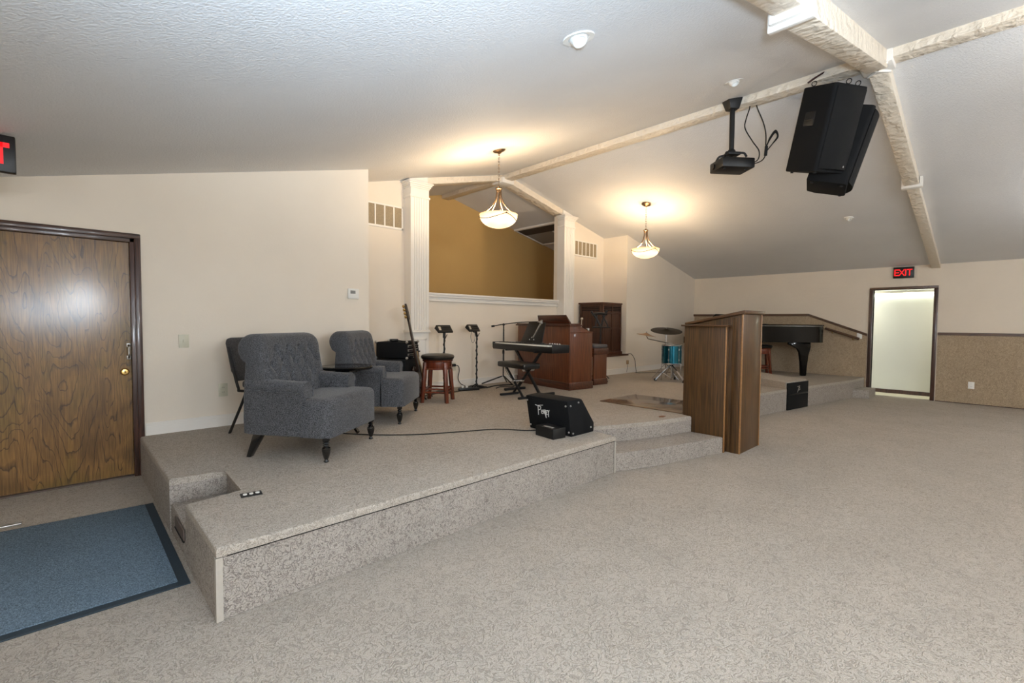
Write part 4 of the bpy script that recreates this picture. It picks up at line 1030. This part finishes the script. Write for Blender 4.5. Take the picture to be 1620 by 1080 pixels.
for k in range(3):
    a = R(150) + k * 2 * PI / 3; q = (.36, .22, .2)[k]; m = MB(); m.tube([(.02 * math.cos(a), .02 * math.sin(a), .13), (q * math.cos(a), q * math.sin(a), .012)], .011, 8, 1); m.build('leg', m_blkm, mc)
m = MB(); m.tube([(-.12, .11, .955), (0, 0, .985), (.22, -.2, 1.02), (.34, -.5, 1.03)], .008, 8); m.cyl((-.15, .135, .95), (-.11, .1, .957), .016, n=10); m.ball((0, 0, .98), .022, n=10); m.build('boom', m_blkm, mc)
m = MB(); m.cyl((.30, -.46, 1.0), (.36, -.56, 1.06), .013, .018, 12); m.ball((.37, -.575, 1.07), .026, n=12); m.build('microphone', m_steel, mc)
m = MB(); m.tube([(0.012, 0, .9), (.015, 0, .6), (.02, -.01, .3), (.1, -.05, .12), (.15, -.2, .02)], .004, 6); m.build('cord', m_rubber, mc)
mk = thing('vocal_microphone', 'slim pale microphone with grey head angled across the music desk', 'microphone', (4.86, 4.62, H + .80), ka)
m = MB(); m.cyl((0.0, .02, .0), (.03, -.10, .19), .009, .013, 12); m.build('handle', m_steel, mk); MB().ball((.034, -.115, .215), .024, n=12).build('head', m_grey, mk)

# ------------------------------------------------------------------ floor monitor with script logo
wd = thing('floor_monitor', 'black wedge floor monitor with silver script logo at the stage edge', 'monitor speaker', (3.25, 2.62, H), 0)
WL = .51
sec = [(0, 0), (-.065, .325), (.115, .335), (.155, .315), (.335, .085), (.33, .0)]
m = MB(); m.prism(sec, 0, WL, 'y', .01, 2); m.build('cabinet', m_tolex, wd)
m = MB(); nx = Vector((.32 - .165, 0, .085 - .315)).normalized()
m.hexa([(.165, .03, .312), (.33, .03, .095), (.33, WL - .03, .095), (.165, WL - .03, .312), (.175, .03, .318), (.338, .03, .103), (.338, WL - .03, .103), (.175, WL - .03, .318)]); m.build('grille', m_grille, wd)
m = MB()
for y in (.02, WL - .02):
    for x, z in ((-.055, .28), (-.005, .04)): m.ball((x - .006, y, z), .009, n=8)
for x, z in ((-.02, .28), (.09, .3), (.02, .03), (.28, .05)): m.ball((x, -.003, z), .009, n=8)
m.build('corner_screws', m_steel, wd)
# script logo drawn as strokes, u across (toward -y), v up
def logo(strokes, r, sc, org, du, dv, nrm):
    m = MB(); du, dv, nrm, org = Vector(du), Vector(dv), Vector(nrm), Vector(org)
    for s in strokes:
        P = [org + du * (a * sc) + dv * (b * sc) for a, b in s]
        for p, q in zip(P, P[1:]):
            d = (q - p).normalized(); w = d.cross(nrm) * r
            m.hexa([p - w, p + w, q + w * .8, q - w * .8, p - w + nrm * .004, p + w + nrm * .004, q + w * .8 + nrm * .004, q - w * .8 + nrm * .004])
    return m
ST = [[(-.05, .96), (.2, .90), (.95, 1.04)], [(.30, .92), (.22, -.02)], [(.30, .92), (.64, .82), (.58, .58), (.27, .46)],   # P with swash
      [(.66, .34), (.82, .39), (.80, .54), (.67, .5), (.64, .2), (.82, .17)],                                        # e
      [(.88, .17), (.97, .56), (1.06, .17)], [(.91, .3), (1.03, .32)],                                                # a
      [(1.02, .62), (1.18, -.2), (1.20, .62)],                                                                         # v
      [(1.42, .56), (1.27, .56), (1.26, .17), (1.42, .17)], [(1.26, .37), (1.39, .38)],                               # e
      [(1.48, .62), (1.55, .38), (1.68, .64)], [(1.55, .38), (1.50, -.05)]]                                           # y
dv_ = Vector((-.065, 0, .325)).normalized(); nn = Vector((-.325, 0, -.065)).normalized()
logo(ST, .0028, .098, (-.031 - .0005, .39, .155), (0, -1, 0), dv_, nn).build('script_logo', m_white, wd)
cbx = thing('wireless_receiver_box', 'small black box with grey strip in front of the wedge floor monitor', 'box', (3.075, 2.68, H), R(-6))
MB().box((-.02, -.02, 0), (.13, .215, .092), .005).build('case', m_blkm, cbx); MB().box((.0, .02, .092), (.03, .13, .097), .001).build('label_strip', m_grey, cbx)

# ------------------------------------------------------------------ pulpit
lc = thing('pulpit', 'tall dark stained wooden pulpit with slanted top beside the curved steps', 'pulpit', (0, 0, 0))
X0, X1, YA, YB = 5.065, 5.605, 1.855, 2.45
m = MB(); m.prism([(YA, .0), (YA, 1.455), (YB, 1.335), (YB, .0)], X0, X1, 'x', .003); m.build('body', m_lect, lc)
m = MB(); m.hexa([(X0 - .02, YA - .025, 1.462), (X1 + .02, YA - .025, 1.462), (X1 + .02, YB + .02, 1.338), (X0 - .02, YB + .02, 1.338), (X0 - .02, YA - .025, 1.497), (X1 + .02, YA - .025, 1.497), (X1 + .02, YB + .02, 1.366), (X0 - .02, YB + .02, 1.366)], .005); m.build('slanted_top', m_lectd, lc)
for xa, xb, xo in ((5.0, X0, 4.955), (X1, 5.67, 5.70)):
    MB().box((xa, 1.995, 0), (xb, YB, 1.325), .003).build('side_wing', m_lect, lc)
    MB().box((min(xo, xa), 1.96, 1.325), (max(xo, xb), YB + .02, 1.343), .004).build('wing_shelf', m_lectd, lc)
m = MB()
for x in (X0, X1): m.box((x - .007, YA - .006, .0), (x + .007, YA + .012, 1.455), .004)
m.box((4.996, 1.988, 0), (5.012, 2.002, 1.325), .004)
m.build('corner_moulding', m_lecte, lc)
m = MB(); m.box((X0 - .004, YA + .02, 0), (X0 + .002, YA + .1, 1.42), .002); m.build('side_stile', m_lect, lc)
o = MB().box((5.2, 2.36, 1.395), (5.32, 2.44, 1.41), .004); o.xf(Matrix.Identity(4)); 

# ------------------------------------------------------------------ drum kit
def drum(m, c, r, h, ax=None):
    pass
dk = thing('floor_tom', 'teal floor tom drum on a chrome double braced tripod', 'drum', (7.78, 4.04, H))
MB().cyl((0, 0, .325), (0, 0, .625), .163, n=48).build('shell', m_teal, dk)
m = MB()
for z in (.315, .635): m.torus((0, 0, z), (0, 0, 1), .166, .009, 48, 8)
for i in range(6):
    a = i * PI / 3 + .2; x, y = .172 * math.cos(a), .172 * math.sin(a); m.cyl((x, y, .32), (x, y, .635), .004, n=6); m.cyl((x, y, .37), (x, y, .40), .010, n=8); m.cyl((x, y, .55), (x, y, .58), .010, n=8)
m.build('hoops_and_lugs', m_chrome, dk)
MB().lathe([(0, .632), (.16, .632), (.16, .628), (0, .628)], n=40).build('drum_head', m_white, dk)
m = MB(); m.cyl((0, 0, .02), (0, 0, .31), .012, n=12)
for i in range(3):
    a = i * 2 * PI / 3 + 2.35; c, s_ = math.cos(a), math.sin(a)
    for o_ in (-.012, .012):
        m.tube([(.015 * c - o_ * s_, .015 * s_ + o_ * c, .28), (.14 * c - o_ * s_, .14 * s_ + o_ * c, .17), (.28 * c - o_ * s_, .28 * s_ + o_ * c, .02)], .008, 8)
    m.tube([(0, 0, .05), (.15 * c, .15 * s_, .15)], .007, 8, 1)
    m.tube([(0, 0, .29), (.17 * c, .17 * s_, .32)], .008, 8, 1)
m.build('tripod', m_chrome, dk)
m = MB()
for i in range(3):
    a = i * 2 * PI / 3 + 2.35; m.cyl((.27 * math.cos(a), .27 * math.sin(a), 0), (.29 * math.cos(a), .29 * math.sin(a), .04), .02, n=10)
m.build('rubber_feet', m_rubber, dk)
m = MB()
for a in (2.6, -.5): x, y = .19 * math.cos(a), .19 * math.sin(a); m.cyl((x, y, .02), (x, y, .48), .008, n=8)
m.build('side_rods', m_chrome, dk)
def cymbal(name, label, c, r, tilt, mat, base):
    t = thing(name, label, 'cymbal', c, 0)
    m = MB(); pr = [(0, .03), (.02, .028), (.05, .016), (.07, .008), (r * .6, 0), (r, -.012)]; m.lathe(pr + [(a, z - .004) for a, z in pr[::-1]], n=56, caps=False); m.xf(Matrix.Rotation(R(tilt[0]), 4, 'X') @ Matrix.Rotation(R(tilt[1]), 4, 'Y')); m.build('plate', mat, t)
    m = MB(); m.cyl((0, 0, -.03), (0, 0, .055), .008, n=10); m.ball((0, 0, .045), .014, n=10); m.build('wing_nut', m_chrome, t)
    m = MB()
    for p, q, rr in base: m.tube([p, q], rr, 8, 1)
    m.build('stand', m_chrome, t); return t
zc = 1.235 - H
cymbal('ride_cymbal', 'large dark cymbal on a chrome stand above the teal floor tom', (7.95, 4.24, H + zc), .275, (9, -9), m_cymd, [((0, 0, -.02), (0, 0, -zc + .12), .009), ((0, 0, -.12), (0, 0, -.2), .016), ((0, 0, -zc + .3), (.22, .1, -zc + .01), .008), ((0, 0, -zc + .3), (-.05, .24, -zc + .01), .008), ((0, 0, -zc + .3), (.02, -.24, -zc + .01), .008)])
cymbal('crash_cymbal', 'small tilted bronze cymbal on a boom arm beside the teal floor tom', (7.62, 4.45, H + .815), .17, (7, 7), m_cym, [((0, 0, -.02), (.02, -.02, -.075), .009), ((.02, -.02, -.075), (.42, -.28, -.17), .008), ((.42, -.28, -.17), (.42, -.28, -.80), .010), ((.42, -.28, -.5), (.52, -.1, -.80), .008), ((.42, -.28, -.5), (.34, -.08, -.80), .008)])
bd = thing('bass_drum', 'dark teal bass drum mostly hidden behind the pulpit', 'drum', (8.62, 3.75, H + .29), 0)
m = MB(); m.cyl((-.22, 0, 0), (.22, 0, 0), .27, n=48); m.build('shell', m_teal, bd)
m = MB()
for x in (-.22, .22): m.torus((x, 0, 0), (1, 0, 0), .272, .016, 48, 8)
m.build('hoops', m_blk, bd); m = MB(); m.cyl((-.235, 0, 0), (-.225, 0, 0), .262, n=40); m.build('drum_head', m_blkp, bd)
m = MB()
for s_ in (-1, 1): m.tube([(-.1, s_ * .26, -.05), (-.2, s_ * .38, -.285)], .008, 8, 1)
m.build('spurs', m_chrome, bd)
tm = thing('rack_tom', 'small dark rack tom drum with chrome lugs beside the pulpit edge', 'drum', (8.42, 3.82, H + .66), 0, rot=(R(8), R(-14), 0))
m = MB(); m.cyl((0, 0, 0), (0, 0, .2), .15, n=40); m.build('shell', simple('dark_teal_wrap', (16, 40, 48), .25, .4, .5), tm)
m = MB()
for z in (0, .2): m.torus((0, 0, z), (0, 0, 1), .153, .009, 40, 8)
for i in range(6): a = i * PI / 3; m.box((.15 * math.cos(a) - .012, .15 * math.sin(a) - .012, .07), (.15 * math.cos(a) + .012, .15 * math.sin(a) + .012, .13), .004)
m.build('hoops_and_lugs', m_chrome, tm); MB().cyl((0, 0, .196), (0, 0, .203), .148, n=36).build('drum_head', m_white, tm)
MB().cyl((.05, -.02, -.115), (.05, -.02, .02), .012, n=10).build('mount_post', m_chrome, tm)
pd = thing('kick_pedal', 'black and chrome kick pedal on the stage floor next to the pulpit', 'pedal', (7.70, 3.50, H), R(-30))
MB().hexa([(-.05, -.14, 0), (.05, -.14, 0), (.05, .14, 0), (-.05, .14, 0), (-.045, -.14, .02), (.045, -.14, .02), (.045, .14, .06), (-.045, .14, .06)], .004).build('footboard', m_blkp, pd)
m = MB(); m.tube([(-.06, .14, .0), (-.06, .14, .13), (.06, .14, .13), (.06, .14, 0)], .008, 8, 1); m.tube([(0, .14, .13), (0, .17, .24)], .006, 8, 1); m.build('post_frame', m_chrome, pd)
MB().ball((0, .175, .25), .028, n=12).build('beater', m_white, pd)

# ------------------------------------------------------------------ grand piano
gp = thing('grand_piano', 'shiny black grand piano with closed lid on the stage by the handrail', 'piano', (0, 0, H))
out = [(9.66, 4.55), (9.66, 4.1), (9.68, 3.8), (9.80, 3.52), (10.02, 3.30), (10.26, 3.12), (10.46, 2.92), (10.60, 2.70), (10.72, 2.54), (10.86, 2.47), (11.0, 2.50), (11.08, 2.62), (11.10, 2.8), (11.10, 4.55)]
sm_ = catmull([(x, y, 0) for x, y in out], 4); outl = [(p.x, p.y) for p in sm_]
cx_, cy2 = 10.45, 3.6
def inset(k): return [(cx_ + (x - cx_) * k, cy2 + (y - cy2) * k) for x, y in outl]
MB().prism(outl, .665, .985, 'z', .006).build('case', m_piano, gp)
MB().prism(inset(1.012), .992, 1.018, 'z', .005).build('lid', m_piano, gp)
MB().prism(inset(.985), .985, .992, 'z').build('lid_highlight', m_white if 0 else m_steel, gp)  # bright steel strip stands in for the highlight line under the lid
MB().box((9.72, 4.55, .60), (11.04, 4.78, .74), .008).build('key_bed', m_piano, gp); MB().box((9.80, 4.60, .742), (10.96, 4.76, .76), .002).build('keys', m_keyw, gp)
def pleg(x, y):
    MB().lathe([(0, 0), (.03, 0), (.035, .02), (.03, .04), (.04, .05), (.05, .3), (.062, .5), (.07, .56), (.10, .6), (.10, .665), (0, .665)], (x, y, 0), 20).build('leg', m_piano, gp)
pleg(9.82, 4.4); pleg(10.95, 4.4)
m = MB(); m.prism([(-.045, 0), (.045, 0), (.055, .04), (.06, .2), (.075, .42), (.11, .52), (.12, .58), (.12, .665), (-.30, .665), (-.30, .62), (-.22, .585), (-.12, .545), (-.075, .47), (-.06, .3)], -.035, .035, 'y', .008)
m.xf(Matrix.Translation((10.66, 2.74, 0)) @ Matrix.Rotation(R(-45), 4, 'Z')); m.build('leg', m_piano, gp)
m = MB(); m.tube([(10.3, 4.2, .66), (10.3, 4.2, .1)], .015, 8, 1); m.tube([(10.45, 4.2, .66), (10.45, 4.2, .1)], .015, 8, 1); m.box((10.25, 4.12, .06), (10.5, 4.26, .12), .006); m.build('pedal_lyre', m_piano, gp)
m = MB(); m.box((10.2, 3.35, 1.018), (10.5, 3.6, 1.03), .003); m.build('folded_cloth', m_blkp, gp)
MB().hexa([(9.80, 4.30, 1.02), (10.9, 4.30, 1.02), (10.9, 4.33, 1.02), (9.80, 4.33, 1.02), (9.85, 4.15, 1.225), (10.85, 4.15, 1.225), (10.85, 4.17, 1.225), (9.85, 4.17, 1.225)], .005).build('music_desk', m_piano, gp)

# ------------------------------------------------------------------ repeated small pieces become parts of their own
def split_pieces(base, single, under=None):
    """every loose piece of the meshes called base becomes an object of its own"""
    for ob in [o for o in D.objects if o.name.split('.')[0] == base]:
        me = ob.data
        key = me.name
        if key not in PIECES:
            b = bmesh.new(); b.from_mesh(me); left = set(b.verts); out = []
            while left:
                v0 = left.pop(); comp = {v0}; todo = [v0]
                while todo:
                    q = todo.pop()
                    for e in q.link_edges:
                        o2 = e.other_vert(q)
                        if o2 in left: left.discard(o2); comp.add(o2); todo.append(o2)
                n = bmesh.new(); mp = {v: n.verts.new(v.co) for v in comp}
                for f in b.faces:
                    if f.verts[0] in comp: n.faces.new([mp[v] for v in f.verts])
                m2 = D.meshes.new(single); n.to_mesh(m2); n.free()
                for p in m2.polygons: p.use_smooth = True
                m2.set_sharp_from_angle(angle=R(32)); m2.materials.append(me.materials[0]); out.append(m2)
            b.free(); PIECES[key] = out
        par = ob.parent
        if under:
            c = [x for x in D.objects if x.parent == ob.parent and x.name.split('.')[0] == under]
            if c: par = c[0]
        for m2 in PIECES[key]:
            o = D.objects.new(single, m2); COL.objects.link(o); o.parent = par
        D.objects.remove(ob)
PIECES = {}
for a, b, c in (('tuft_buttons', 'tuft_button', 'tufted_back'), ('arm_buttons', 'arm_button', None), ('corner_caps', 'corner_cap', 'case'), ('front_panels', 'front_panel', None),
                ('feet', 'foot', None), ('corner_screws', 'corner_screw', 'cabinet'), ('rubber_feet', 'rubber_foot', 'tripod'), ('side_rods', 'side_rod', None), ('spurs', 'spur', None),
                ('white_plugs', 'white_plug', None), ('plug_cords', 'plug_cord', None), ('clips', 'clip', None), ('rungs', 'rung', None), ('slots', 'slot', 'plate'), ('receptacles', 'receptacle', 'plate'),
                ('sockets', 'socket', 'plate'), ('strings', 'string', None), ('end_cheeks', 'end_cheek', None), ('control_knobs', 'control_knob', 'case'), ('corner_moulding', 'corner_moulding', 'body'),
                ('bridge_and_pickup', 'bridge', 'body'), ('hoops', 'hoop', None), ('plinth', 'plinth', None), ('hatch_frame', 'hatch_frame', None)):
    split_pieces(a, b, c)

# ------------------------------------------------------------------ light
def area(name, loc, rot, sx, sy, e, col):
    l = D.lights.new(name, 'AREA'); l.shape = 'RECTANGLE'; l.size = sx; l.size_y = sy; l.energy = e; l.color = col
    o = D.objects.new(name, l); COL.objects.link(o); o.location = loc; o.rotation_euler = rot; return o
WINE = 60
for a, b in WN: area('window_daylight', ((a + b) / 2, YF + .05, 1.55), (R(-90 + 180), 0, 0), b - a - .1, .5, WINE, (.82, .91, 1))
# pendants added out of view behind the camera to brighten the ceiling
def uplight(x, y, e):
    z = CZ(x) - .75
    t = thing('pendant_light', 'added fill pendant, unseen behind the camera', 'pendant light', (x, y, CZ(x)), 0, 'added fill pendants behind the camera')
    MB().cyl((0, 0, -.55), (0, 0, 0), .008, n=8).build('stem', m_bronze, t)
    m = MB(); pr = [(.27 * math.sin(u), -.72 - .17 * math.cos(u) + .17) for u in [i * PI / 2 / 12 for i in range(13)]]
    m.lathe([(r, z_ - .0) for r, z_ in pr] + [(r * .97, z_ + .006) for r, z_ in pr[::-1]], n=40, caps=False); m.build('glass_bowl', m_bowl, t)
    for k in range(3):
        a = k * 2 * PI / 3; MB().tube([(0, 0, -.5), (.15 * math.cos(a), .15 * math.sin(a), -.6), (.26 * math.cos(a), .26 * math.sin(a), -.72)], .007, 6).build('arm', m_bronze, t)
    l = D.lights.new('bulb_light', 'POINT'); l.energy = e; l.color = (.86, .93, 1); l.shadow_soft_size = .2
    o = D.objects.new('bulb_light', l); COL.objects.link(o); o.parent = t; o.location = (0, 0, -.68)
fl_ = D.lights.new('bounce_flash', 'SPOT'); fl_.energy = 620; fl_.color = (.60, .79, 1); fl_.spot_size = R(108); fl_.spot_blend = .9; fl_.shadow_soft_size = .12
fo = D.objects.new('bounce_flash', fl_); COL.objects.link(fo); fo.location = (-.15, -.2, 1.5)
fo.rotation_euler = (Vector((.45, .45, 2.7)) - fo.location).to_track_quat('-Z', 'Y').to_euler()
UPE = 80
for x, y in ((-1.6, -1.0), (1.5, -1.1), (4.9, -1.3), (8.6, -1.5), (.35, -2.9), (6.8, -3.6)): uplight(x, y, UPE * (2.2 if y == -2.9 else .65 if x > 6 else 1))
area('hall_fill', (HX - .3, 2.75, 2.15), (0, 0, 0), .4, 1.4, 11, (.98, 1, .97)); area('hall_fill', (HX - .3, -.1, 2.15), (0, 0, 0), .4, 1.2, 11, (.98, 1, .97))  # unseen fill lamps added to light the hall wall evenly
w = D.worlds.new('world'); S.world = w; w.use_nodes = True; w.node_tree.nodes['Background'].inputs[0].default_value = (.6, .7, .9, 1); w.node_tree.nodes['Background'].inputs[1].default_value = .3
vs = S.view_settings; vs.view_transform = 'Standard'; vs.look = 'None'; vs.gamma = 1; vs.use_curve_mapping = False; vs.exposure = .72
S.cycles.max_bounces = 8; S.cycles.diffuse_bounces = 5; S.cycles.use_denoising = True; S.cycles.sample_clamp_indirect = 4
